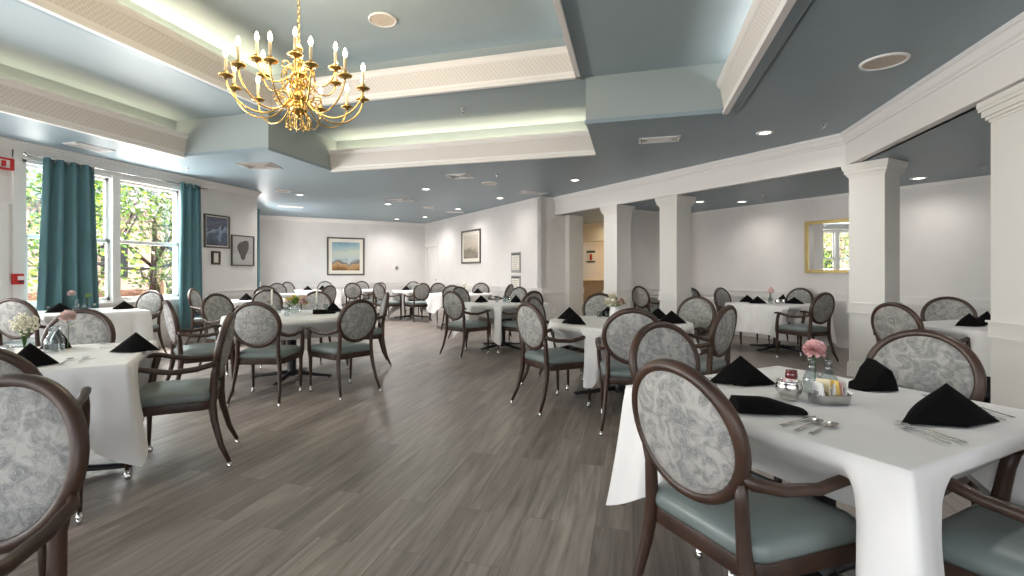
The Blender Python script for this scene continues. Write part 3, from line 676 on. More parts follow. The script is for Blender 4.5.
# ------------------------------------------------------------------ dining chair (front is +Y)
def rrect(hx, hy, r, n=5, sx_back=1.0):
    pts = []
    for cx_, cy_, a0 in ((hx - r, hy - r, 0), (-hx + r, hy - r, PI / 2), (-hx + r, -hy + r, PI), (hx - r, -hy + r, 1.5 * PI)):
        for k in range(n + 1):
            a = a0 + PI / 2 * k / n; x, y = cx_ + r * math.cos(a), cy_ + r * math.sin(a)
            pts.append((x * (1 + (sx_back - 1) * (hy - y) / (2 * hy)), y))
    return pts
TILT = math.radians(11); OC = (0, -.285, .765)      # centre of the oval back
def on_back(x, z, y=0):                              # back-plane coordinates to chair coordinates
    yb = y + .28 * x * x
    return (x, OC[1] - z * math.sin(TILT) + yb * math.cos(TILT), OC[2] + z * math.cos(TILT) + yb * math.sin(TILT))
OW, OH = .218, .210
def make_chair():
    r = empty('dining_chair')
    # seat frame (apron) and upholstered seat
    def shell(layers, mb, mi=0):
        n = len(layers[0][0]); vs = []
        for pts, z in layers:
            vs += [(x, y, z) for x, y in pts]
        fs = [(i * n + k, i * n + (k + 1) % n, (i + 1) * n + (k + 1) % n, (i + 1) * n + k) for i in range(len(layers) - 1) for k in range(n)]
        mb.add(vs, fs, mi, True); mb.add(vs[:n], [tuple(range(n))[::-1]], mi); mb.add(vs[-n:], [tuple(range(n))], mi, True)
        return mb
    base = rrect(.265, .235, .07, sx_back=.86); sc = lambda p, k: [(x * k, y * k) for x, y in p]
    shell([(sc(base, .985), .375), (sc(base, .985), .432)], MB()).build('seat_frame', M['dark_wood'], parent=r, bevel=.004)
    shell([(sc(base, .975), .432), (sc(base, 1.0), .445), (sc(base, 1.01), .462), (sc(base, .985), .482), (sc(base, .92), .497), (sc(base, .75), .507), (sc(base, .4), .513), (sc(base, .05), .514)], MB()).build('seat', M['seat'], parent=r)
    # oval back frame
    N = 40
    path = [on_back(OW * math.cos(2 * PI * k / N), OH * math.sin(2 * PI * k / N)) for k in range(N)]
    up = (0, math.cos(TILT), math.sin(TILT))
    MB().sweep(path, (.040, .046), up=up, n=8, sq=.8, closed=True).build('back_frame', M['dark_wood'], parent=r)
    pad = MB()
    for sgn in (1, -1):
        vs = []; rings = [(1.0, .012), (.93, .022), (.75, .029), (.45, .033), (.02, .034)]
        for k_, dy in rings:
            for k in range(N):
                a = 2 * PI * k / N; vs.append(on_back((OW - .012) * k_ * math.cos(a), (OH - .012) * k_ * math.sin(a), sgn * dy))
        pad.add(vs, [(i * N + k, i * N + (k + 1) % N, (i + 1) * N + (k + 1) % N, (i + 1) * N + k) for i in range(len(rings) - 1) for k in range(N)], 0, True)
        pad.add(vs[-N:], [tuple(range(N))], 0, True)
    pad.build('backrest', M['fabric'], parent=r)
    # legs: the rear ones run on upwards into the oval, the front ones carry the arms
    for s in (-1, 1):
        a = on_back(s * .200, -.09); b = on_back(s * .190, -.17)
        P = [a, b, (s * .192, -.236, .47), (s * .200, -.232, .40), (s * .208, -.245, .30), (s * .222, -.285, .14), (s * .238, -.335, .028)]
        sz = [(.032, .036), (.036, .042), (.037, .048), (.039, .052), (.035, .044), (.029, .034), (.022, .025)]
        lg = MB().sweep(P, sz, up=(0, 1, 0), n=8, sq=.8).build('rear_leg', M['dark_wood'], parent=r)
        MB().lathe([(.012, .03), (.013, .012), (.015, .008), (.015, 0)], 10, (s * .240, -.337, 0)).build('glide', M['steel'], parent=lg)
        P = [(s * .272, .172, .662), (s * .276, .188, .60), (s * .272, .200, .52), (s * .262, .212, .44), (s * .250, .214, .38), (s * .247, .216, .22), (s * .246, .218, .055)]
        sz = [(.036, .044), (.035, .042), (.036, .044), (.040, .048), (.038, .044), (.029, .031), (.021, .022)]
        lg = MB().sweep(P, sz, up=(0, 1, 0), n=8, sq=.8).build('front_leg', M['dark_wood'], parent=r)
        cs = MB().lathe([(.012, .06), (.014, .045), (.018, .04), (.018, .034)], 10, (s * .246, .218, 0))
        cs.xf(Matrix.Identity(4)); w = MB().lathe([(.001, -.011), (.014, -.011), (.019, -.006), (.019, .006), (.014, .011), (.001, .011)], 12)
        w.xf(Matrix.Translation((s * .246, .212, .019)) @ Matrix.Rotation(PI / 2, 4, 'Y')); cs.add(w.v, w.f, 0, True); cs.build('caster', M['steel'], parent=lg)
        st_ = on_back(s * .214, -.075)
        P = [st_, (s * .228, -.245, .672), (s * .250, -.15, .648), (s * .272, -.03, .640), (s * .282, .07, .655), (s * .281, .16, .678), (s * .274, .215, .676), (s * .271, .24, .668)]
        sz = [(.026, .034), (.030, .036), (.032, .035), (.034, .034), (.038, .033), (.042, .033), (.040, .030), (.028, .020)]
        MB().sweep(P, sz, up=(0, 0, 1), n=8, sq=.8).build('arm', M['dark_wood'], parent=r)
    return r

# (x, y, facing degrees, label, group)
G1, G2, G3, G4, G5 = 'chairs at the nearest table', 'chairs at the left foreground table', 'chairs at the round table with candlesticks', 'chairs at the middle square table', 'chairs at the round table before the columns'
GA, GW, GB = 'chairs in the alcove', 'chairs along the window wall', 'chairs at the back of the hall'
CH = [
 (.37, 1.86, 39, 'large nearest dining chair seen from behind, left of the table with the pink carnation', G1),
 (.34, 2.66, -52, 'dining chair behind the nearest one, half hidden by its oval back', G1),
 (1.12, 2.65, 222, 'dining chair facing the camera across the pink carnation table', G1),
 (1.16, 1.78, 133, 'dining chair cut off at the bottom right corner, only arms and seat showing', G1),
 (-1.545, .625, -76, 'dining chair cut off at the bottom left corner with large patterned oval back', G2),
 (-2.70, 1.48, 135, 'dining chair at the left edge, only a dark piece of its oval rim showing', G2),
 (-2.95, 2.60, 218, 'dining chair seen side-on at the right side of the left foreground table', G2),
 (-3.85, 2.44, -62, 'dining chair behind the left foreground table with its glass bottle vases', G2),
 (-6.51, 3.95, 110, 'dining chair at the far left edge beside the red pull station wall', GW),
 (-7.00, 5.45, 276, 'bright pale dining chair in front of the window, right of the window table', GW),
 (-3.54, 4.15, 108, 'dining chair with its back to the camera at the round candlestick table', G3),
 (-2.99, 4.62, 156, 'dining chair at the right of the candlestick table facing left', G3),
 (-3.54, 5.97, 215, 'dining chair behind the right end of the candlestick table, seen narrow', G3),
 (-4.37, 5.92, -75, 'dining chair behind the candlestick table facing the camera', G3),
 (-4.92, 5.13, -8, 'dining chair at the left of the candlestick table with full oval front', G3),
 (-4.265, 4.06, 58, 'dining chair seen edge-on left of the candlestick table, arms towards it', G3),
 (-7.04, 6.89, 25, 'narrow edge-on dining chair in front of the right curtain', GW),
 (-5.92, 6.98, 122, 'dining chair seen from behind at the table under the framed prints', GW),
 (-7.05, 8.10, -60, 'dining chair just past the wall corner at the table under the framed prints', GW),
 (-8.45, 10.25, -45, 'dining chair by the dark curtain past the wall corner', GW),
 (-6.59, 9.26, 172, 'edge-on dining chair standing alone behind the right candlestick', GB),
 (-2.46, 7.17, 62, 'dining chair at the left of the middle square table, seen from behind', G4),
 (-1.69, 7.43, 146, 'dining chair at the right of the middle square table facing left', G4),
 (-2.22, 8.80, 240, 'dining chair behind the middle square table below the notice holders', G4),
 (-2.94, 8.74, -30, 'dining chair behind the left chair of the middle square table', G4),
 (-3.02, 11.03, 172, 'tilted-looking dining chair by the hall wall left of the notice holders', GB),
 (-3.80, 11.95, -88, 'dining chair against the hall wall below the framed street print', GB),
 (-3.75, 10.20, 95, 'dining chair at the near side of the round table by the hall wall', GB),
 (-4.62, 11.60, -45, 'dining chair just right of the back door at the round wall table', GB),
 (-.72, 4.70, 45, 'dining chair standing free on the floor left of the round pleated table', G5),
 (-.82, 5.57, -14, 'dining chair beyond the free-standing one at the round pleated table', G5),
 (-.01, 4.26, 92, 'dining chair with its back to the camera before the round pleated table', G5),
 (.50, 4.70, 150, 'dining chair at the right of the round pleated table, its oval seen narrow', G5),
 (.54, 5.88, 235, 'dining chair in front of the second column facing the camera', G5),
 (-.39, 6.34, -85, 'dining chair behind the round pleated table below the serving ledge', G5),
 (1.75, 9.44, -42, 'dining chair against the alcove wall left of the mirror table', GA),
 (2.62, 9.60, 225, 'dining chair against the alcove wall under the gold mirror', GA),
 (2.35, 8.02, 128, 'dark-framed dining chair at the right of the mirror table, facing left', GA),
 (2.58, 5.52, 28, 'dining chair between the two right columns, turned away from the camera', GA),
 (3.30, 6.46, 248, 'dining chair facing the camera at the table between the two right columns', GA),
 (.34, 10.50, 45, 'narrow dining chair between the first and second columns', GA),
 (.95, 10.10, 95, 'dining chair mostly hidden behind the second column', GA),
 (-6.15, 11.60, 66, 'dining chair left of the small square table near the back door', GB),
 (-6.18, 13.07, -76, 'dining chair behind the small square table near the back door', GB),
 (-5.37, 11.69, 140, 'dining chair right of the small square table near the back door', GB),
 (-7.15, 11.71, 102, 'dining chair with its back to the camera under the landscape painting', GB),
 (-6.87, 12.06, 163, 'edge-on dining chair right of the table under the landscape painting', GB),
 (-7.95, 13.20, -70, 'dining chair against the back wall, right of the landscape painting', GB),
 (-8.85, 12.62, -70, 'dining chair under the left edge of the landscape painting', GB),
 (-9.25, 11.90, -12, 'second dining chair from the left at the far back wall', GB),
 (-9.42, 11.25, 35, 'leftmost narrow dining chair at the far back wall', GB),
]
proto = make_chair()
for i, (x, y, a, lab, g) in enumerate(CH):
    o = proto if i == 0 else copy_tree(proto)
    if i == 0: KIDS_OF(proto); [KIDS_OF(c) for c in KIDS[proto.name]]
    o.location = (x, y, 0); o.rotation_euler = (0, 0, math.radians(a - 90)); tag(o, lab, 'chair', g)

# ------------------------------------------------------------------ tables and cloths
def in_chair(px, py, wide=.28):
    for (x, y, a, _, _) in CH:
        if abs(px - x) + abs(py - y) > .75: continue
        t = math.radians(a - 90); dx, dy = px - x, py - y
        lx = dx * math.cos(t) + dy * math.sin(t); ly = -dx * math.sin(t) + dy * math.cos(t)
        if abs(lx) < wide and -.26 < ly < .26: return True
    return False
def tablecloth(c, rot, half, rnd_top, chalf, label, seed=0, zt=.757, group='white tablecloths', amp=1.0):
    rd = random.Random(seed); N = 240; R_ = 14; c = Vector(c)
    ph = [rd.uniform(0, 6.28) for _ in range(6)]
    def rotv(x, y): return Vector((c.x + x * math.cos(rot) - y * math.sin(rot), c.y + x * math.sin(rot) + y * math.cos(rot)))
    cols = []
    for i in range(N):
        if rnd_top:
            a = 2 * PI * i / N; tx, ty = half * math.cos(a), half * math.sin(a); nx, ny = math.cos(a), math.sin(a)
            drop = min(chalf / max(abs(nx), abs(ny)), chalf * 1.25) - half; dcor = abs(abs(abs(math.degrees(a)) % 90) - 45) / 45
            cor = math.exp(-(dcor / .35) ** 2); dd = None
        else:
            t = 4.0 * i / N; e_ = int(t); f = t - e_
            s = (f - .5) * 2 * half; sx, sy = ((1, 0), (0, 1), (-1, 0), (0, -1))[e_]
            # edge e_: outward normal (sx, sy); position runs along the perpendicular
            tx, ty = sx * half - sy * s, sy * half + sx * s; nx, ny = sx, sy
            dcor = half - abs(s); rr = .05
            cor = max(0, 1 - dcor / .26); sg = 1 if s > 0 else -1
            wdiag = .5 * max(0, 1 - dcor / .13) ** 1.2
            ux, uy = -sy * sg, sx * sg
            nx, ny = sx * (1 - wdiag) + ux * wdiag, sy * (1 - wdiag) + uy * wdiag
            ln = math.hypot(nx, ny); nx, ny = nx / ln, ny / ln
            drop = (chalf - half) * (1 + .46 * cor ** 1.3)
        cols.append((tx, ty, nx, ny, drop, cor, i))
    hems = []
    for (tx, ty, nx, ny, drop, cor, i) in cols:
        z = zt - drop; lift = 0
        for k in (.0, .03, .06, .1):
            p = rotv(tx + nx * k, ty + ny * k)
            if in_chair(p.x, p.y, .33 if seed == 1 else .27): lift = 1
        hems.append((z, lift))
    li = [h[1] for h in hems]
    for _ in range(3): li = [max(li[i], .0) * .5 + .25 * (li[i - 1] + li[(i + 1) % N]) for i in range(N)]
    vs = []; crown = [(0, 0)]
    rings = [(.0, .0, True)]
    for f in (.0, .5, .86, .97, 1.0):
        for (tx, ty, nx, ny, drop, cor, i) in cols:
            if rnd_top or True: p = rotv(tx * f, ty * f)
            vs.append((p.x, p.y, zt + .002 * math.sin(i * .3 + f * 9 + seed) * (f < .95) * (f > 0)))
    for j in range(1, R_ + 1):
        v = j / R_
        for (tx, ty, nx, ny, drop, cor, i) in cols:
            zh = max(zt - drop, .012); zh = zh + (max(.525, zh) - zh) * min(1, li[i] * 1.6)
            a = 2 * PI * i / N
            w = .018 * math.sin(a * 11 + ph[0]) + .012 * math.sin(a * 19 + ph[1] + 1.2 * v) + .008 * math.sin(a * 31 + ph[2])
            if rnd_top: w = .030 * math.sin(a * 14 + ph[0] + .5 * math.sin(a * 3)) + .016 * math.sin(a * 23 + ph[1])
            flare = (.012 + .05 * v) if rnd_top else (.010 + .035 * v)
            off = .006 * min(1, v * 8) + flare * v + amp * w * v ** .8 * (1 - .4 * cor)
            if not rnd_top:
                off += .055 * v * max(0, cor - .25) ** 1.1 + .016 * v * cor * math.sin(dcor * 75 + ph[3]); 
                off -= .045 * v * math.exp(-((cor - .28) / .16) ** 2)
            tk = min(1, li[i] * 1.6)
            if tk > .02: off = off * (1 - tk) + tk * (.006 * min(1, v * 8) - .24 * max(0, v - .18) ** .9)
            p = rotv(tx + nx * off, ty + ny * off); z = zt - .004 - (zt - .004 - zh) * v
            vs.append((p.x, p.y, z))
    nr = 5 + R_
    fs = [(r_ * N + k, r_ * N + (k + 1) % N, (r_ + 1) * N + (k + 1) % N, (r_ + 1) * N + k) for r_ in range(nr - 1) for k in range(N)]
    o = MB().add(vs, fs, 0, True).build('tablecloth', M['cloth'])
    o.location = (0, 0, 0)
    return tag(o, label, 'tablecloth', group)
def table(c, rot, half, rnd_top, label, clabel, chalf=.915, seed=0, amp=1.0, group='dining tables under white cloths'):
    t = empty('dining_table', (*c, 0), rot, label, 'table', group)
    if rnd_top: MB().lathe([(half - .012, .718), (half - .006, .722), (half - .006, .742), (half - .014, .748)], 48).build('tabletop', M['dark_wood'], parent=t)
    else: MB().box(-half + .01, half - .01, -half + .01, half - .01, .718, .748).build('tabletop', M['dark_wood'], parent=t, bevel=.006)
    MB().lathe([(.045, .03), (.06, .05), (.052, .07), (.052, .66), (.08, .68), (.14, .70), (.14, .718)], 20).build('pedestal', M['black_metal'], parent=t)
    for k in range(4):
        a = k * PI / 2; ca, sa = math.cos(a), math.sin(a)
        P = [(ca * r, sa * r, z) for r, z in ((.03, .07), (.12, .062), (.28, .042), (.42, .030), (.47, .026))]
        f = MB().sweep(P, [(.07, .05), (.065, .045), (.055, .035), (.05, .03), (.05, .026)], n=8, sq=.7).build('base_foot', M['black_metal'], parent=t)
        MB().lathe([(.02, 0), (.02, .016)], 10, (ca * .45, sa * .45, 0)).build('foot_pad', M['steel'], parent=f)
    tablecloth(c, rot, half, rnd_top, chalf, clabel, seed, amp=amp)
    return t
R = math.radians
T = [
 ((.725, 2.26), R(42), .535, False, 'nearest square dining table, at the right, carrying the pink carnation', 'white cloth on the nearest table with the pink carnation', .915, 1, 1.0),
 ((-3.45, 2.09), R(43), .535, False, 'square dining table in the left foreground with two glass bottle vases', 'white cloth with a hanging corner on the left foreground table', .915, 2, .35),
 ((-3.93, 5.00), R(17), .74, True, 'round dining table with the yellow and pink flowers between candlesticks', 'white cloth on the round table with the two candlesticks', .98, 3, .8),
 ((-2.10, 7.95), R(58), .535, False, 'square dining table in the middle of the hall with glassware', 'white cloth on the middle square table, one corner hanging to the floor', .95, 4, 1.0),
 ((-.14, 5.24), R(20), .71, True, 'round dining table in front of the first column with the cream bouquet', 'pleated white cloth on the round table before the first column', 1.0, 5, 1.0),
 ((2.24, 8.93), R(42), .535, False, 'alcove dining table in front of the mirror wall', 'white cloth on the alcove table in front of the mirror wall', .98, 6, 1.3),
 ((3.24, 5.72), R(37), .535, False, 'dining table between the two right columns', 'white cloth on the table between the two right columns', .915, 7, 1.0),
 ((-6.86, 4.74), R(-22), .535, False, 'dining table directly in front of the window', 'white cloth on the table directly in front of the window', .98, 8, .3),
 ((-6.62, 7.50), R(45), .50, False, 'dining table below the framed prints', 'white cloth on the table below the framed prints', .86, 9, .8),
 ((-7.70, 9.74), R(45), .50, False, 'dining table past the wall corner by the dark curtain', 'white cloth on the table past the wall corner', .86, 10, .8),
 ((-8.60, 12.00), R(45), .535, False, 'dining table at the back wall left of the landscape painting', 'white cloth on the table at the back wall left of the landscape painting', .915, 11, .8),
 ((-7.45, 12.62), R(45), .50, False, 'dining table under the right edge of the landscape painting', 'white cloth on the table under the right edge of the landscape painting', .88, 12, .8),
 ((-5.84, 12.35), R(30), .50, False, 'small square dining table near the back door', 'white cloth with a long corner on the small table near the back door', .98, 13, .8),
 ((-3.90, 10.95), R(10), .74, True, 'round dining table by the hall wall below the street print', 'white cloth on the round table by the hall wall', .93, 14, 1.0),
 ((1.02, 10.82), R(45), .50, False, 'dining table in the alcove corner behind the second column', 'white cloth on the table in the alcove corner', .86, 15, .8),
]
for (c, rot, half, rd_, la, lb, ch, sd, am) in T: table(c, rot, half, rd_, la, lb, ch, sd, am)

# ------------------------------------------------------------------ chandelier
M['gold_inner'] = M['brass']
CHX, CHY = -2.66, 3.47
ch = empty('chandelier', (CHX, CHY, 0), 0, 'large brass chandelier with two tiers of candle arms and flame bulbs', 'chandelier')
prof = [(.001, 2.535), (.018, 2.54), (.014, 2.555), (.03, 2.565), (.062, 2.585), (.078, 2.615), (.070, 2.645), (.040, 2.665), (.045, 2.68), (.085, 2.70), (.085, 2.715), (.045, 2.73), (.03, 2.76), (.055, 2.80), (.06, 2.83), (.03, 2.86), (.035, 2.875),
        (.065, 2.89), (.065, 2.905), (.03, 2.92), (.024, 2.96), (.045, 3.00), (.03, 3.04), (.02, 3.08), (.035, 3.11), (.012, 3.15), (.004, 3.17)]
MB().lathe(prof, 24).build('body', M['brass'], parent=ch)
MB().tube([(.045 * math.cos(a), 0, 2.495 + .045 * math.sin(a)) for a in [2 * PI * k / 18 for k in range(18)]], .006, closed=True).build('bottom_ring', M['brass'], parent=ch)
k_ = 0; z = 3.165
while z < Z3 - .03:
    mb = MB().tube([(.011 * math.cos(a) * (k_ % 2 == 0), .011 * math.cos(a) * (k_ % 2), z + .019 + .024 * math.sin(a)) for a in [2 * PI * k / 10 for k in range(10)]], .0032, n=6, closed=True)
    mb.build('chain_link', M['brass'], parent=ch); z += .037; k_ += 1
MB().lathe([(.065, 0), (.06, -.02), (.02, -.04), (.005, -.045)], 20, (0, 0, Z3)).build('canopy', M['brass'], parent=ch)
def smooth(P, n=4):
    out = []
    for i in range(len(P) - 1):
        p0, p1, p2, p3 = [Vector(P[max(0, min(len(P) - 1, i + d))]) for d in (-1, 0, 1, 2)]
        for k in range(n):
            t = k / n; out.append(.5 * ((2 * p1) + (p2 - p0) * t + (2 * p0 - 5 * p1 + 4 * p2 - p3) * t * t + (3 * p1 - p0 - 3 * p2 + p3) * t ** 3))
    out.append(Vector(P[-1])); return out
def arm_set(n, ph, rad, zc, path, scroll):
    pr = None
    for k in range(n):
        a = ph + 2 * PI * k / n
        if pr is None:
            arm = MB().tube(smooth([(r, 0, z) for r, z in path]), .0065, n=8)
            arm.tube(smooth([(r, 0, z) for r, z in scroll]), .005, n=6)
            o = arm.build('arm', M['brass'], parent=ch)
            MB().lathe([(.008, -.014), (.014, -.004), (.050, .004), (.058, .013), (.056, .015), (.020, .008), (.017, .03), (.021, .042), (.017, .044), (.012, .03)], 18, (rad, 0, zc)).build('drip_pan', M['brass'], parent=o)
            MB().lathe([(.0115, .03), (.0115, .150), (.006, .152)], 12, (rad, 0, zc)).build('candle', M['candle'], parent=o)
            MB().lathe([(.006, .152), (.013, .165), (.0165, .182), (.012, .204), (.004, .222), (.001, .226)], 12, (rad, 0, zc)).build('bulb', M['bulb'], parent=o)
            pr = o; KIDS_OF(o)
        else:
            o = copy_tree(pr, ch)
        o.rotation_euler = (0, 0, a)
arm_set(12, -.238, .532, 2.776, [(.05, 2.70), (.10, 2.66), (.17, 2.585), (.26, 2.545), (.36, 2.555), (.45, 2.61), (.51, 2.69), (.532, 2.762)], [(.09, 2.665), (.12, 2.71), (.17, 2.715), (.185, 2.675), (.155, 2.655), (.14, 2.68)])
arm_set(6, .056, .337, 2.913, [(.045, 2.90), (.09, 2.85), (.16, 2.80), (.24, 2.79), (.305, 2.835), (.337, 2.899)], [(.05, 2.92), (.09, 2.98), (.13, 2.97), (.135, 2.93), (.105, 2.925)])
for k in range(20):
    a = 2 * PI * k / 20 + .2
    o = MB().tube(smooth([(.04, 0, 2.60), (.09, 0, 2.54), (.10, 0, 2.475), (.075, 0, 2.455), (.06, 0, 2.49)]) if k % 2 else smooth([(.03, 0, 2.93), (.08, 0, 2.96), (.13, 0, 2.89), (.125, 0, 2.79), (.085, 0, 2.76), (.07, 0, 2.82), (.095, 0, 2.85)]), .005, n=6).build('scroll', M['brass'], parent=ch)
    o.rotation_euler = (0, 0, a)
light('chandelier_glow', 'POINT', (CHX, CHY, 3.20), 50, (1, .78, .48), size=.35)

# ------------------------------------------------------------------ things on the tables
ZT = .7605
def napkin(x, y, ang, label, w=.29, h=.118, d=.15, kind='pyramid', group='black folded napkins'):
    mb = MB(); n = 8
    if kind == 'pyramid':
        Lp, Rp, A, F_, B_ = V(-w / 2, 0, 0), V(w / 2, 0, 0), V(0, .015, h), V(0, -.055, 0), V(0, d, .0)
        tri = [(Lp, F_, A), (F_, Rp, A), (Rp, B_, A), (B_, Lp, A)]
        for (a, b, c) in tri:
            vs = []; fs = []; idx = {}
            nn = (b - a).cross(c - a).normalized()
            for i in range(n + 1):
                for j in range(n + 1 - i):
                    u, v = i / n, j / n; p = a * (1 - u - v) + b * u + c * v
                    bul = .009 * 27 * u * v * (1 - u - v) / 1.0
                    idx[i, j] = len(vs); vs.append(p + nn * bul * (1 if nn.z > -.5 else -1))
            for i in range(n):
                for j in range(n - i):
                    fs.append((idx[i, j], idx[i + 1, j], idx[i, j + 1]))
                    if i + j < n - 1: fs.append((idx[i + 1, j], idx[i + 1, j + 1], idx[i, j + 1]))
            mb.add(vs, fs, 0, True)
    else:   # collapsed fold lying down / tunnel fold
        prof = {'flat': [(-.06, .0), (-.058, .03), (-.04, .046), (-.005, .052), (.03, .044), (.055, .02), (.065, 0)],
                'arch': [(-.12, .0), (-.10, .012), (-.06, .03), (-.035, .085), (0, .125), (.035, .115), (.06, .06), (.075, .0)]}[kind]
        vs = []; m_ = len(prof); K = 8
        for i in range(K + 1):
            u = i / K; x_ = (u - .5) * w; s = (1 - .75 * max(0, u - .45) / .55) if kind == 'flat' else (1 - .25 * u)
            for (yy, zz) in prof: vs.append((x_, yy * (s if kind == 'arch' else (.6 + .4 * s)), zz * s))
        mb.add(vs, [(i * m_ + k, i * m_ + k + 1, (i + 1) * m_ + k + 1, (i + 1) * m_ + k) for i in range(K) for k in range(m_ - 1)], 0, True)
        mb.add(vs[:m_], [tuple(range(m_))]); mb.add(vs[-m_:], [tuple(range(m_))[::-1]])
    o = mb.build('napkin', M['napkin']); sm = o.modifiers.new('thickness', 'SOLIDIFY'); sm.thickness = .003
    o.location = (x, y, ZT + .002); o.rotation_euler = (0, 0, R(ang)); return tag(o, label, 'napkin', group)
napkin(.475, 2.46, 8, 'black folded napkin at the back left of the carnation table', .30, .125)
napkin(.475, 2.01, 6, 'collapsed black napkin lying flat behind the nearest chair', .235, kind='flat')
napkin(1.02, 2.52, -74, 'rolled-looking black napkin before the far chair of the carnation table', .10, kind='arch')
napkin(1.03, 2.02, 20, 'large black pyramid napkin at the right front of the carnation table', .36, .13)
napkin(-3.12, 1.86, 62, 'black pyramid napkin at the left edge of the left foreground table', .24, .125)
napkin(-3.66, 2.36, 130, 'narrow black napkin behind the glass bottles on the left table', .20, .13, .12)
napkin(-3.07, 2.40, 34, 'black pyramid napkin near the right corner of the left foreground table', .28, .12)
napkin(-4.52, 4.80, 60, 'black napkin at the left end of the candlestick table', .24, .11)
napkin(-4.15, 4.62, 100, 'black napkin behind the oval back at the candlestick table', .22, .12)
napkin(-3.62, 5.20, 40, 'black napkin lying flat on the right front of the candlestick table', .26, kind='flat')
napkin(-3.70, 5.50, 20, 'black napkin at the right rear of the candlestick table', .24, .12)
napkin(-2.44, 7.86, 40, 'black napkin on the left side of the middle square table', .27, .12)
napkin(-1.88, 7.98, -20, 'black napkin on the right side of the middle square table', .24, .13)
napkin(-.56, 4.86, -20, 'front black pyramid napkin on the left of the round pleated table', .27, .12)
napkin(-.66, 5.34, 10, 'rear black pyramid napkin on the left of the round pleated table', .27, .13)
napkin(-.26, 5.80, 80, 'small black napkin beside the cream bouquet', .18, .11)
napkin(.26, 5.60, 0, 'black napkin near the second column on the round pleated table', .26, .12)
napkin(.37, 5.18, 5, 'rightmost black pyramid napkin on the round pleated table', .29, .125)
napkin(1.86, 9.18, 0, 'left rear black napkin on the mirror table', .27, .12)
napkin(1.93, 8.78, 0, 'left front black napkin on the mirror table', .27, .12)
napkin(2.47, 8.85, -10, 'right front black napkin on the mirror table', .28, .11)
napkin(2.42, 9.20, 60, 'right rear black napkin on the mirror table', .22, .14)
napkin(3.05, 5.68, 10, 'front black napkin on the table between the right columns', .27, .12)
napkin(3.32, 5.90, 50, 'rear black napkin on the table between the right columns', .24, .13)
napkin(-6.95, 4.46, 70, 'black napkin at the left of the window table', .30, .12)
napkin(-6.72, 5.10, 60, 'black napkin at the right of the window table', .28, .11)
napkin(-6.70, 7.30, 45, 'black napkin on the table below the framed prints', .26, .13)
napkin(-8.75, 11.80, 30, 'left black napkin on the far table at the back wall', .26, .12)
napkin(-8.45, 12.05, 30, 'right black napkin on the far table at the back wall', .26, .13)
napkin(-6.05, 12.45, 20, 'black napkin on the small table near the back door', .27, .13)
napkin(-5.70, 12.55, 80, 'second black napkin on the small table near the back door', .20, .13)
napkin(-3.98, 11.40, 20, 'left black napkin on the round wall table', .24, .12)
napkin(-3.55, 11.15, 30, 'right black napkin on the round wall table', .26, .12)
napkin(.78, 10.90, 20, 'black napkin on the corner table behind the second column', .26, .13)

def cutlery(kind, head, tail, label):
    h = Vector(head); t = Vector(tail); L = (h - t).length; d = (h - t).normalized(); a = math.atan2(d.y, d.x)
    L = max(.17, min(.21, L)); mb = MB()
    P = [(0, 0, .003), (.03, 0, .003), (L * .55, 0, .006), (L * .70, 0, .005)]
    mb.sweep(P, [(.014, .003), (.012, .003), (.006, .003), (.006, .003)], n=8, sq=.6)
    if kind == 'spoon':
        vs = []; n = 14
        for rr, zz in ((1, .008), (.7, .0045), (.3, .003), (.01, .0028)):
            for k in range(n):
                q_ = 2 * PI * k / n; vs.append((L * .70 + .028 + .03 * rr * math.cos(q_), .019 * rr * math.sin(q_), zz))
        mb.add(vs, [(i * n + k, i * n + (k + 1) % n, (i + 1) * n + (k + 1) % n, (i + 1) * n + k) for i in range(3) for k in range(n)], 0, True)
    elif kind == 'fork':
        mb.sweep([(L * .70, 0, .005), (L * .76, 0, .003), (L * .82, 0, .003)], [(.006, .003), (.022, .002), (.022, .002)], n=8)
        for k in range(4): mb.sweep([(L * .81, -.009 + .006 * k, .003), (L, -.009 + .006 * k, .007)], [(.003, .002), (.002, .0015)], n=6)
    else:
        mb.sweep([(L * .55, 0, .006), (L * .62, 0, .005), (L * .9, .002, .004), (L, .006, .003)], [(.006, .005), (.018, .002), (.018, .0015), (.004, .001)], n=8)
    name = {'spoon': 'spoon', 'fork': 'fork', 'knife': 'table_knife'}[kind]
    o = mb.build(name, M['steel']); o.location = (h.x - d.x * L, h.y - d.y * L, ZT); o.rotation_euler = (0, 0, a)
    return tag(o, label, kind, 'cutlery beside the napkins')
cutlery('knife', (.62, 1.969), (.458, 1.813), 'table knife in front of the chrome sugar bowl')
cutlery('spoon', (.613, 1.918), (.50, 1.778), 'left of the two spoons in front of the chrome sugar bowl')
cutlery('spoon', (.645, 1.888), (.535, 1.757), 'right of the two spoons in front of the chrome sugar bowl')
cutlery('fork', (.858, 1.975), (.952, 1.79), 'longer fork in front of the large pyramid napkin')
cutlery('fork', (.835, 1.925), (.90, 1.765), 'shorter fork in front of the large pyramid napkin')
cutlery('knife', (1.218, 2.332), (1.278, 2.145), 'table knife behind the large pyramid napkin')
cutlery('spoon', (1.165, 2.28), (1.227, 2.10), 'spoon behind the large pyramid napkin')
cutlery('fork', (1.14, 2.42), (1.21, 2.25), 'fork between the rolled napkin and the far chair')
cutlery('fork', (.348, 2.532), (.451, 2.381), 'fork at the left of the back left napkin on the carnation table')
cutlery('knife', (.36, 2.40), (.30, 2.24), 'table knife beside the collapsed napkin')
cutlery('spoon', (-3.161, 2.092), (-3.018, 1.937), 'spoon in front of the glass bottles on the left table')
cutlery('spoon', (-3.118, 2.149), (-2.967, 1.99), 'second spoon, to the right, in front of the glass bottles')
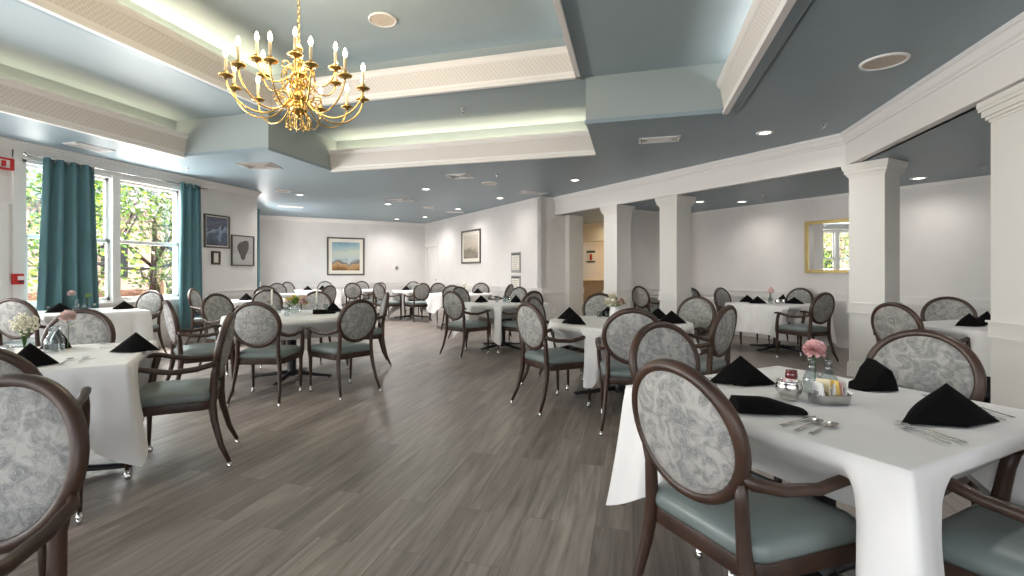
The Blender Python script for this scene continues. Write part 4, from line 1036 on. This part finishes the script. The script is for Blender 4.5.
cutlery('knife', (-3.20, 2.02), (-3.07, 1.88), 'table knife beside the left pyramid napkin')
cutlery('spoon', (-3.60, 2.55), (-3.45, 2.70), 'spoon at the far side of the left foreground table')
cutlery('fork', (-3.42, 2.42), (-3.28, 2.56), 'fork behind the right napkin on the left foreground table')

def bottle(x, y, label, s=1.0, h=.15, stems=True, z=ZT):
    o = empty('bottle_vase', (x, y, z + .002), 0, label, 'vase', 'small glass bottle vases')
    p = [(.030 * s, 0), (.034 * s, .006), (.034 * s, .062 * h / .15), (.026 * s, .085 * h / .15), (.0145 * s, .108 * h / .15), (.0135 * s, h - .012), (.017 * s, h - .006), (.0165 * s, h)]
    inner = [(max(r - .003, .002), max(z_, .006)) for r, z_ in p][::-1]
    MB().lathe(p + inner + [(.0005, .006)], 18, cap=False).build('vase_body', M['vase_glass'], parent=o)
    return o
PINK = mat('pink_petal', (.80, .50, .50), .7, Subsurface_Weight=.1); GREEN = mat('stem_green', (.07, .14, .04), .6); CREAM = mat('cream_petal', (.70, .66, .52), .7)
YEL = mat('yellow_petal', (.62, .50, .05), .7); LEAFG = mat('leaf_green', (.13, .22, .03), .6); PALEP = mat('pale_pink_petal', (.72, .55, .52), .7); ROSE = mat('dusty_rose_petal', (.40, .15, .14), .7)
def bloom(mb, c, r, seed, mi=0, n=60):
    rd = random.Random(seed)
    for k in range(n):
        t = math.acos(1 - 1.55 * (k + .5) / n); a = k * 2.39996; dv = Vector((math.sin(t) * math.cos(a), math.sin(t) * math.sin(a), math.cos(t)))
        e1 = dv.cross(Vector((.3, .2, 1))).normalized(); e2 = dv.cross(e1); p = Vector(c) + dv * r * .25; w = r * rd.uniform(.35, .5); vs = [p]
        m_ = 5
        for q_ in range(m_):
            f = (q_ / (m_ - 1) - .5) * 2; vs.append(Vector(c) + dv * r * rd.uniform(.85, 1.1) + e1 * w * f + e2 * rd.uniform(-.3, .3) * w)
        mb.add(vs, [(0, q_ + 1, q_ + 2) for q_ in range(m_ - 1)], mi, True)
    return mb
def flower(x, y, z, rad, stem_to, label, m=PINK, name='carnation', seed=0, n=60):
    o = empty(name, (x, y, stem_to), 0, label, 'flower')
    MB().tube(smooth([(0, 0, 0), (.004, .002, (z - stem_to) * .5), (0, 0, z - stem_to)]), .0025, n=6).build('stem', GREEN, parent=o)
    bloom(MB(), (0, 0, z - stem_to), rad, seed, 0, n).build('petals', m, parent=o)
    lf = MB()
    for k in range(3):
        a = k * 2.1 + seed; zz = (z - stem_to) * (.55 + .12 * k)
        lf.add([(0, 0, zz), (.02 * math.cos(a) - .004 * math.sin(a), .02 * math.sin(a), zz + .02), (.045 * math.cos(a), .045 * math.sin(a), zz + .03), (.02 * math.cos(a) + .004 * math.sin(a), .02 * math.sin(a) + .006, zz + .016)], [(0, 1, 2, 3)], 0, True)
    lf.build('leaves', LEAFG, parent=o)
    return o
# nearest table centrepiece
bottle(.715, 2.33, 'left glass bottle vase holding the pink carnation'); bottle(.770, 2.315, 'right glass bottle vase beside the carnation stem')
flower(.725, 2.335, .945, .042, .775, 'pink carnation standing in the glass bottle on the nearest table', seed=3, n=90)
sb = empty('sugar_bowl', (.602, 2.225, ZT), 0, 'round chrome sugar bowl filled with red and white packets', 'bowl')
MB().lathe([(.030, 0), (.034, .004), (.030, .010), (.040, .020), (.047, .035), (.047, .055), (.043, .066), (.046, .074), (.043, .074), (.040, .066), (.043, .050), (.03, .02), (.001, .014)], 28, cap=False).build('bowl_body', M['steel'], parent=sb)
def packet(x, y, z, ang, tilt, label, m, w=.045, h=.055, group='packets in the table caddy'):
    mb = MB().box(-w / 2, w / 2, -.0025, .0025, 0, h); mb.box(-w / 2, w / 2, -.001, .001, h, h + .005); mb.box(-w * .3, w * .3, -.0032, .0032, h * .35, h * .65, 1)
    o = mb.build('condiment_packet', m); o.location = (x, y, z); o.rotation_euler = (tilt, 0, ang); return tag(o, label, 'packet', group)
pw = [M['white'], mat('print_grey', (.35, .33, .36), .6)]; pp = [mat('packet_pink', (.62, .38, .38), .6), M['white']]; py = [mat('packet_yellow', (.72, .50, .14), .6), M['white']]; pr_ = [mat('packet_maroon', (.16, .03, .03), .5), M['white']]; pc = [mat('packet_cream', (.70, .62, .42), .6), mat('print_olive', (.35, .30, .12), .6)]
for k in range(6):
    a = k * 1.05
    packet(.602 + .018 * math.cos(a), 2.225 + .018 * math.sin(a), ZT + .032, a + PI / 2, -.18, ['white', 'pink', 'pink', 'white', 'pink', 'white'][k] + ' packet in the chrome sugar bowl, ' + ['right', 'rear right', 'rear left', 'left', 'front left', 'front'][k] + ' side', pp if k in (1, 2, 4) else pw, .035, .046, 'packets in the sugar bowl')
o = MB().lathe([(.020, 0), (.022, .003), (.022, .018), (.019, .024), (.0205, .026), (.0205, .032), (.001, .033)], 16).build('jam_jar', [M['vase_glass']]); o.data.materials[0] = mat('berry_jam', (.13, .02, .02), .15)
o.location = (.612, 2.232, ZT + .082); tag(o, 'small dark red jam jar resting on top of the sugar bowl', 'jar')
cd = empty('packet_caddy', (.735, 2.205, ZT), R(18), 'rectangular steel caddy holding packets on the nearest table', 'caddy')
tr = MB(); hw, hd = .066, .040
def rr_ring(k, z): return [(x, y, z) for x, y in rrect(hw * k, hd * k, .015, 4)]
L_ = [rr_ring(.9, 0), rr_ring(.96, .004), rr_ring(1.0, .034), rr_ring(1.04, .036), rr_ring(.97, .036), rr_ring(.9, .005)]
n_ = len(L_[0]); tr.add([p for l in L_ for p in l], [(i * n_ + k, i * n_ + (k + 1) % n_, (i + 1) * n_ + (k + 1) % n_, (i + 1) * n_ + k) for i in range(5) for k in range(n_)], 0, True)
tr.add(L_[0], [tuple(range(n_))[::-1]]); tr.add(L_[-1], [tuple(range(n_))])
tr.build('tray', M['steel'], parent=cd)
MB().add([(hw * .98, -.02, .034), (hw * .98, .02, .034), (hw * 1.3, .014, .040), (hw * 1.3, -.014, .040)], [(0, 1, 2, 3)], 0).build('tray_handle', M['steel'], parent=cd)
cols_ = [(pw, 'white'), (pw, 'white'), (pc, 'cream'), (pc, 'cream'), (pw, 'white'), (py, 'yellow'), (py, 'yellow'), (pp, 'pink'), (pw, 'white')]
cs_, sn_ = math.cos(R(18)), math.sin(R(18))
for k, (m, cn) in enumerate(cols_):
    lx = -.05 + .0125 * k; ly = .004 * (-1) ** k
    packet(.735 + lx * cs_ - ly * sn_, 2.205 + lx * sn_ + ly * cs_, ZT + .008, R(18) + PI / 2 + (1.0 if k in (2, 5) else 0) * .5, .12 * (-1) ** k, cn + ' packet in the steel caddy, number %s from its left end' % ['one', 'two', 'three', 'four', 'five', 'six', 'seven', 'eight', 'nine'][k], m, .05, .058 + .01 * (k % 3), 'packets in the steel caddy')
# left foreground table centrepiece
bottle(-3.50, 2.20, 'front glass milk-bottle vase on the left foreground table', 1.15, .17); bottle(-3.56, 2.27, 'rear glass milk-bottle vase on the left foreground table', 1.1, .16)
flower(-3.56, 2.33, .975, .045, .775, 'pale pink carnation in the rear glass bottle on the left table', PALEP, 'carnation', 5)
def spray(x, y, z, r, label, m, n=150, seed=1, name='flower_spray', stem_z=.78, dot=.007):
    o = empty(name, (x, y, stem_z), 0, label, 'flower'); rd = random.Random(seed); st = MB(); bl_ = MB()
    for k in range(n):
        d = Vector((rd.gauss(0, 1), rd.gauss(0, 1), rd.gauss(0, .75))).normalized() * r * rd.random() ** .4; c = Vector((d.x, d.y, z - stem_z + d.z))
        if k % 6 == 0: st.tube([(0, 0, .0), (c.x * .3, c.y * .3, (z - stem_z) * .6), c], .0011, n=4)
        bl_.ball(c, dot * rd.uniform(.7, 1.2), n=6, m=4)
    st.build('stems', GREEN, parent=o); b = bl_.build('blossoms', m, parent=o); b['kind'] = 'stuff'; return o
spray(-3.66, 2.15, .945, .075, 'cloud of small white filler flowers in the glass bottles on the left table', CREAM, 220, 4)
o = MB().lathe([(.028, 0), (.032, .004), (.034, .045), (.036, .06), (.033, .06), (.030, .01), (.001, .008)], 20, cap=False).build('sugar_bowl', M['chrome']); o.location = (-3.66, 2.06, ZT); tag(o, 'small metal sugar bowl left of the glass bottles', 'bowl')
# window table
bottle(-7.02, 4.70, 'left glass bottle vase on the window table', 1.1, .15); bottle(-7.00, 4.80, 'right glass bottle vase on the window table', 1.1, .15)
flower(-7.05, 4.66, .985, .045, .775, 'pink carnation on the window table in front of the curtain', PALEP, 'carnation', 9); spray(-6.99, 4.82, .95, .04, 'little green and white sprig on the window table', LEAFG, 50, 6)
# candlestick table
def bouquet(x, y, z, r, parts, label, seed):
    o = empty('bouquet', (x, y, z), 0, label, 'flowers'); rd = random.Random(seed)
    for (m, n_, rr, nm) in parts:
        mb = MB()
        for k in range(n_):
            d = Vector((rd.gauss(0, 1), rd.gauss(0, 1), abs(rd.gauss(0, .6)) + .1)).normalized() * r * rd.uniform(.55, 1.0)
            bloom(mb, (d.x, d.y, .02 + d.z * .75), rr * rd.uniform(.8, 1.2), seed * 31 + k, 0, 22)
        mb.build(nm, m, parent=o)
    lf = MB()
    for k in range(46):
        a = rd.uniform(0, 6.28); t = rd.uniform(.2, 1.4); L2 = r * rd.uniform(.6, 1.25); d = Vector((math.cos(a) * math.sin(t), math.sin(a) * math.sin(t), math.cos(t) * .8)); e1 = Vector((-math.sin(a), math.cos(a), .2)) * .012
        lf.add([d * L2 * .2, d * L2 * .6 + e1, d * L2, d * L2 * .6 - e1], [(0, 1, 2, 3)], 0, True)
    lf.build('leaves', LEAFG, parent=o); return o
gb = MB().lathe([(.035, 0), (.06, .012), (.078, .04), (.080, .07), (.066, .10), (.060, .105), (.057, .104), (.063, .095), (.075, .068), (.072, .04), (.055, .016), (.001, .008)], 24, cap=False).build('flower_bowl', M['vase_glass']); gb.location = (-3.98, 5.12, ZT); tag(gb, 'round clear glass bowl vase under the yellow and pink flowers', 'vase')
bouquet(-3.98, 5.12, .85, .165, [(YEL, 9, .035, 'yellow_blooms'), (PALEP, 8, .036, 'pale_pink_blooms'), (ROSE, 3, .03, 'rose_blooms')], 'yellow and pink flower bouquet between the two candlesticks', 11)
def candlestick(x, y, label):
    o = empty('candlestick', (x, y, ZT), 0, label, 'candlestick', 'tall candlesticks on the round table')
    MB().lathe([(.045, 0), (.045, .006), (.018, .014), (.012, .03), (.018, .045), (.010, .06), (.010, .10), (.016, .115), (.013, .13)], 18).build('candle_holder', M['vase_glass'], parent=o)
    MB().lathe([(.011, .12), (.0105, .30), (.004, .303)], 12).build('taper_candle', M['mat_board'], parent=o)
candlestick(-4.13, 4.90, 'left tall candlestick beside the flower bowl'); candlestick(-3.74, 5.22, 'right tall candlestick beside the flower bowl')
def drinking_glass(x, y, label, h=.10, r=.032):
    o = MB().lathe([(r * .8, 0), (r * .85, .003), (r, h), (r - .0025, h), (r * .8 - .002, .008), (.0005, .006)], 18, cap=False).build('drinking_glass', M['vase_glass']); o.location = (x, y, ZT); tag(o, label, 'glass', 'glassware on the tables')
drinking_glass(-4.20, 5.10, 'short glass left of the flower bowl on the candlestick table'); drinking_glass(-3.86, 4.82, 'short glass in front of the candlestick table flowers'); drinking_glass(-3.74, 5.40, 'short glass right of the flower bowl')
for k, (x, y, l) in enumerate([(-2.18, 7.90, 'left'), (-2.08, 8.02, 'middle'), (-1.98, 7.86, 'right')]): drinking_glass(x, y, l + ' of the three small glasses on the middle square table', .11)
bottle(-2.10, 8.15, 'small glass bottle vase on the middle square table')
# round pleated table
vb = MB().lathe([(.040, 0), (.045, .005), (.055, .04), (.050, .10), (.042, .125), (.046, .135), (.040, .133), (.045, .09), (.001, .02)], 24, cap=False).build('white_vase', M['white']); vb.location = (-.19, 5.42, ZT); tag(vb, 'white vase holding the cream bouquet on the round pleated table', 'vase')
bouquet(-.17, 5.42, .90, .125, [(CREAM, 12, .042, 'cream_blooms'), (PALEP, 5, .04, 'pale_pink_blooms'), (ROSE, 2, .025, 'rose_blooms')], 'cream and pale pink bouquet on the round pleated table', 12)
for (x, y, l) in ((-.36, 5.62, 'left'), (-.28, 5.68, 'right')): drinking_glass(x, y, l + ' small glass behind the cream bouquet', .07, .03)
# mirror table
bottle(2.14, 8.90, 'glass bottle vase with small pink flowers on the mirror table'); 
spray(2.14, 8.90, .97, .05, 'small pink blossoms in the bottle on the mirror table', PINK, 40, 8, dot=.013)
for (x, y, r, l) in ((2.21, 8.74, .035, 'chrome sugar bowl on the mirror table'), (2.30, 8.80, .03, 'small chrome creamer beside the sugar bowl on the mirror table')):
    o = MB().lathe([(r * .8, 0), (r, .02), (r, .05), (r * .85, .07), (r * .95, .075), (r * .8, .07), (r * .9, .045), (.001, .01)], 20, cap=False).build('sugar_bowl' if r > .03 else 'creamer', M['chrome']); o.location = (x, y, ZT); tag(o, l, 'bowl')
bottle(1.0, 10.80, 'glass bottle vase on the alcove corner table'); spray(1.0, 10.8, .96, .05, 'small pale sprig on the alcove corner table', CREAM, 40, 10, dot=.012)
bottle(-3.80, 10.90, 'glass bottle vase on the round table by the hall wall'); bottle(-5.85, 12.3, 'glass bottle vase on the small table near the back door')
spray(-3.80, 10.9, .95, .05, 'small pale sprig on the round wall table', CREAM, 40, 13, dot=.012)

# ------------------------------------------------------------------ garden outside the window
struct(MB().box(-16.5, XW - .2, -8, 20, -.12, -.05), 'terrace', noise_mat('terrace_paving', (.50, .42, .36), (.60, .50, .43), 3, .8))
struct(MB().box(-60, -16.5, -40, 60, -.14, -.06).box(-16.5, -7.9, 20, 60, -.14, -.06).box(-16.5, -7.9, -40, -8, -.14, -.06), 'lawn', noise_mat('lawn', (.10, .18, .04), (.20, .28, .08), 2, .9))
def brick(name, c1, c2, mo, w=.22, h=.075):
    m = mat(name, c1, .85); N, L, b = nodes(m); tc = N.new('ShaderNodeTexCoord'); sp = N.new('ShaderNodeSeparateXYZ'); cb = N.new('ShaderNodeCombineXYZ'); ad = N.new('ShaderNodeMath')
    L.new(tc.outputs['Object'], sp.inputs[0]); L.new(sp.outputs['X'], ad.inputs[0]); L.new(sp.outputs['Y'], ad.inputs[1]); L.new(ad.outputs[0], cb.inputs['X']); L.new(sp.outputs['Z'], cb.inputs['Y'])
    br = N.new('ShaderNodeTexBrick'); br.inputs['Scale'].default_value = 1; br.inputs['Brick Width'].default_value = w; br.inputs['Row Height'].default_value = h; br.inputs['Mortar Size'].default_value = .008
    br.inputs['Color1'].default_value = (*c1, 1); br.inputs['Color2'].default_value = (*c2, 1); br.inputs['Mortar'].default_value = (*mo, 1); L.new(cb.outputs[0], br.inputs['Vector']); L.new(br.outputs['Color'], b.inputs['Base Color']); return m
BR = brick('garden_brick', (.50, .22, .13), (.60, .30, .18), (.55, .48, .42))
gw = MB().box(-14.9, -14.6, -6, 19, -.05, .62).box(-14.95, -14.55, -6, 19, .62, .72)
tag(gw.build('garden_wall', [BR]), 'low orange brick garden wall across the terrace outside the window', 'wall')
hs = empty('brick_house', (-26, 12, 0), 0, 'pink brick building behind the garden trees outside', 'building')
MB().box(-3, 3, -14, 12, -.05, 4.2).build('house_wall', brick('pink_brick', (.45, .25, .20), (.55, .32, .26), (.5, .45, .4)), parent=hs)
MB().add([(-3.4, -14.4, 4.2), (3.4, -14.4, 4.2), (3.4, 12.4, 4.2), (-3.4, 12.4, 4.2), (0, -14.4, 6.0), (0, 12.4, 6.0)], [(0, 3, 5, 4), (1, 4, 5, 2), (0, 4, 1), (3, 2, 5), (0, 1, 2, 3)]).build('roof', mat('grey_shingle', (.2, .19, .18), .9), parent=hs)
for y in (-11, -7, -3, 1, 5, 9): MB().box(2.96, 3.04, y - .6, y + .6, 1.0, 2.6).build('window', M['black'], parent=hs)
LM = [mat('leaf_yellow_green', (.30, .40, .05), .5), mat('leaf_mid_green', (.13, .24, .04), .5), mat('leaf_dark_green', (.045, .10, .02), .5), mat('white_blossom', (.85, .78, .78), .6), mat('pink_blossom', (.75, .45, .42), .6)]
for m in LM[:3]: m.node_tree.nodes['Principled BSDF'].inputs['Transmission Weight'].default_value = 0.0
def tree(x, y, r, h, zc, label, seed, n=2600, wts=(4, 4, 2, 1, 0), name='garden_tree', leaf=.13):
    o = empty(name, (x, y, -.05), 0, label, 'tree' if name == 'garden_tree' else 'shrub', 'trees and shrubs outside the window'); rd = random.Random(seed)
    blobs = [(Vector((rd.uniform(-.6, .6) * r, rd.uniform(-.6, .6) * r, zc + rd.uniform(-.55, .55) * h)), r * rd.uniform(.35, .6)) for _ in range(13)]
    mb = MB(); pool = [i for i, w in enumerate(wts) for _ in range(w)]
    bm_i = [rd.choice(pool) for _ in blobs]
    for k in range(n):
        bi = rd.randrange(len(blobs)); c, br = blobs[bi]; d = Vector((rd.gauss(0, 1), rd.gauss(0, 1), rd.gauss(0, 1))).normalized()
        p = c + d * br * rd.uniform(.6, 1.05); s = leaf * rd.uniform(.6, 1.2); e1 = d.cross(Vector((rd.random(), rd.random(), 1))).normalized(); e2 = (d * rd.uniform(-.6, .6) + d.cross(e1)).normalized()
        mi = rd.choice(pool) if rd.random() < .6 else bm_i[bi]
        mb.add([p - e1 * s * .5, p + e2 * s * .32, p + e1 * s * .5, p - e2 * s * .32], [(0, 1, 2, 3)], mi, False)
    mb.build('foliage', LM, parent=o)
    MB().tube([(0, 0, 0), (.05, .03, zc * .5), (0, .1, zc)], [.10, .08, .05], n=8).build('trunk', M['dark_wood'], parent=o)
    for k in range(3):
        a = k * 2.1 + seed; MB().tube([(.02, .02, zc * .5), (.4 * r * math.cos(a), .4 * r * math.sin(a), zc * .8), (.7 * r * math.cos(a), .7 * r * math.sin(a), zc * 1.1)], [.05, .035, .02], n=6).build('branch', M['dark_wood'], parent=o)
    return o
tree(-12.4, 8.2, 1.7, 2.2, 2.5, 'leafy green tree seen left of the window mullion', 1, wts=(5, 4, 2, 1, 0)); tree(-13.2, 10.8, 2.0, 2.4, 2.9, 'white flowering tree filling the right window sash', 2, 3600, (5, 3, 2, 4, 1))
tree(-13.6, 13.6, 1.9, 2.2, 2.6, 'bright green tree at the right edge of the window view', 3, 3000, (5, 4, 2, 1, 1)); tree(-15.8, 11.6, 2.2, 2.6, 3.4, 'darker green tree behind the flowering tree', 4, 3000, (2, 4, 4, 1, 0))
tree(-12.6, 5.6, 1.7, 2.2, 2.4, 'yellow-green tree seen beside the left curtain', 5, 2600, (6, 3, 1, 1, 0)); tree(-13.0, 2.6, 1.9, 2.2, 2.4, 'green tree in front of the next window', 6, 2600, (5, 3, 2, 1, 0))
tree(-16.5, 15.5, 2.2, 2.6, 3.2, 'tall green tree behind the right part of the garden', 7, 2600, (3, 4, 3, 1, 0)); tree(-13.2, -.6, 1.9, 2.2, 2.4, 'green tree further along the garden', 8, 2000, (4, 3, 2, 1, 0))
for i, (x, y) in enumerate([(-13.4, 7.2), (-13.5, 9.2), (-13.5, 11.4), (-13.6, 13.2), (-13.4, 4.6)]):
    tree(x, y, .75, .55, 1.0, ['shrub left of the garden seat by the brick wall', 'shrub in front of the flowering tree', 'rounded shrub behind the slatted garden seat', 'shrub at the right end of the brick wall', 'yellow-green shrub near the left curtain'][i], 20 + i, 900, (5, 4, 2, 0, 1 if i < 3 else 0), 'garden_shrub', .09)
MB_ = MB().tube(smooth([(-10.6, 7.3, 1.50), (-11.0, 8.2, 1.36), (-11.3, 9.2, 1.36), (-11.6, 10.3, 1.52)]), .035, n=8); MB_.tube(smooth([(-11.2, 8.9, 1.36), (-11.25, 9.0, 1.15), (-11.4, 9.5, .95)]), .02, n=6)
MB_.tube(smooth([(-11.6, 10.3, 1.52), (-12.4, 10.9, 1.8), (-13.2, 10.9, 2.2)]), .045, n=8); MB_.tube(smooth([(-10.6, 7.3, 1.50), (-10.4, 6.9, 1.7)]), .03)
tag(MB_.build('drooping_branch', M['black']), 'dark bare branch drooping across the lower window pane outside', 'branch')
gs = empty('garden_bench', (-11.3, 9.55, -.05), R(-35), 'slatted wooden garden seat with arched back outside the window', 'bench')
for k in range(11):
    x = -.42 + .084 * k; zt_ = .98 + .14 * math.cos(x / .45 * 1.4); MB().box(x - .032, x + .032, -.02, .02, .42, zt_).build('back_slat', mat('teak', (.42, .24, .13), .6) if k == 0 else bpy.data.materials['teak'], parent=gs)
for k in range(5): MB().box(-.47, .47, -.55 + .11 * k, -.46 + .11 * k, .40, .425).build('seat_slat', bpy.data.materials['teak'], parent=gs)
for x in (-.45, .45):
    for y in (-.52, 0): MB().box(x - .035, x + .035, y - .035, y + .035, 0, .62).build('leg', bpy.data.materials['teak'], parent=gs)
    MB().box(x - .05, x + .05, -.58, .03, .62, .65).build('arm', bpy.data.materials['teak'], parent=gs)
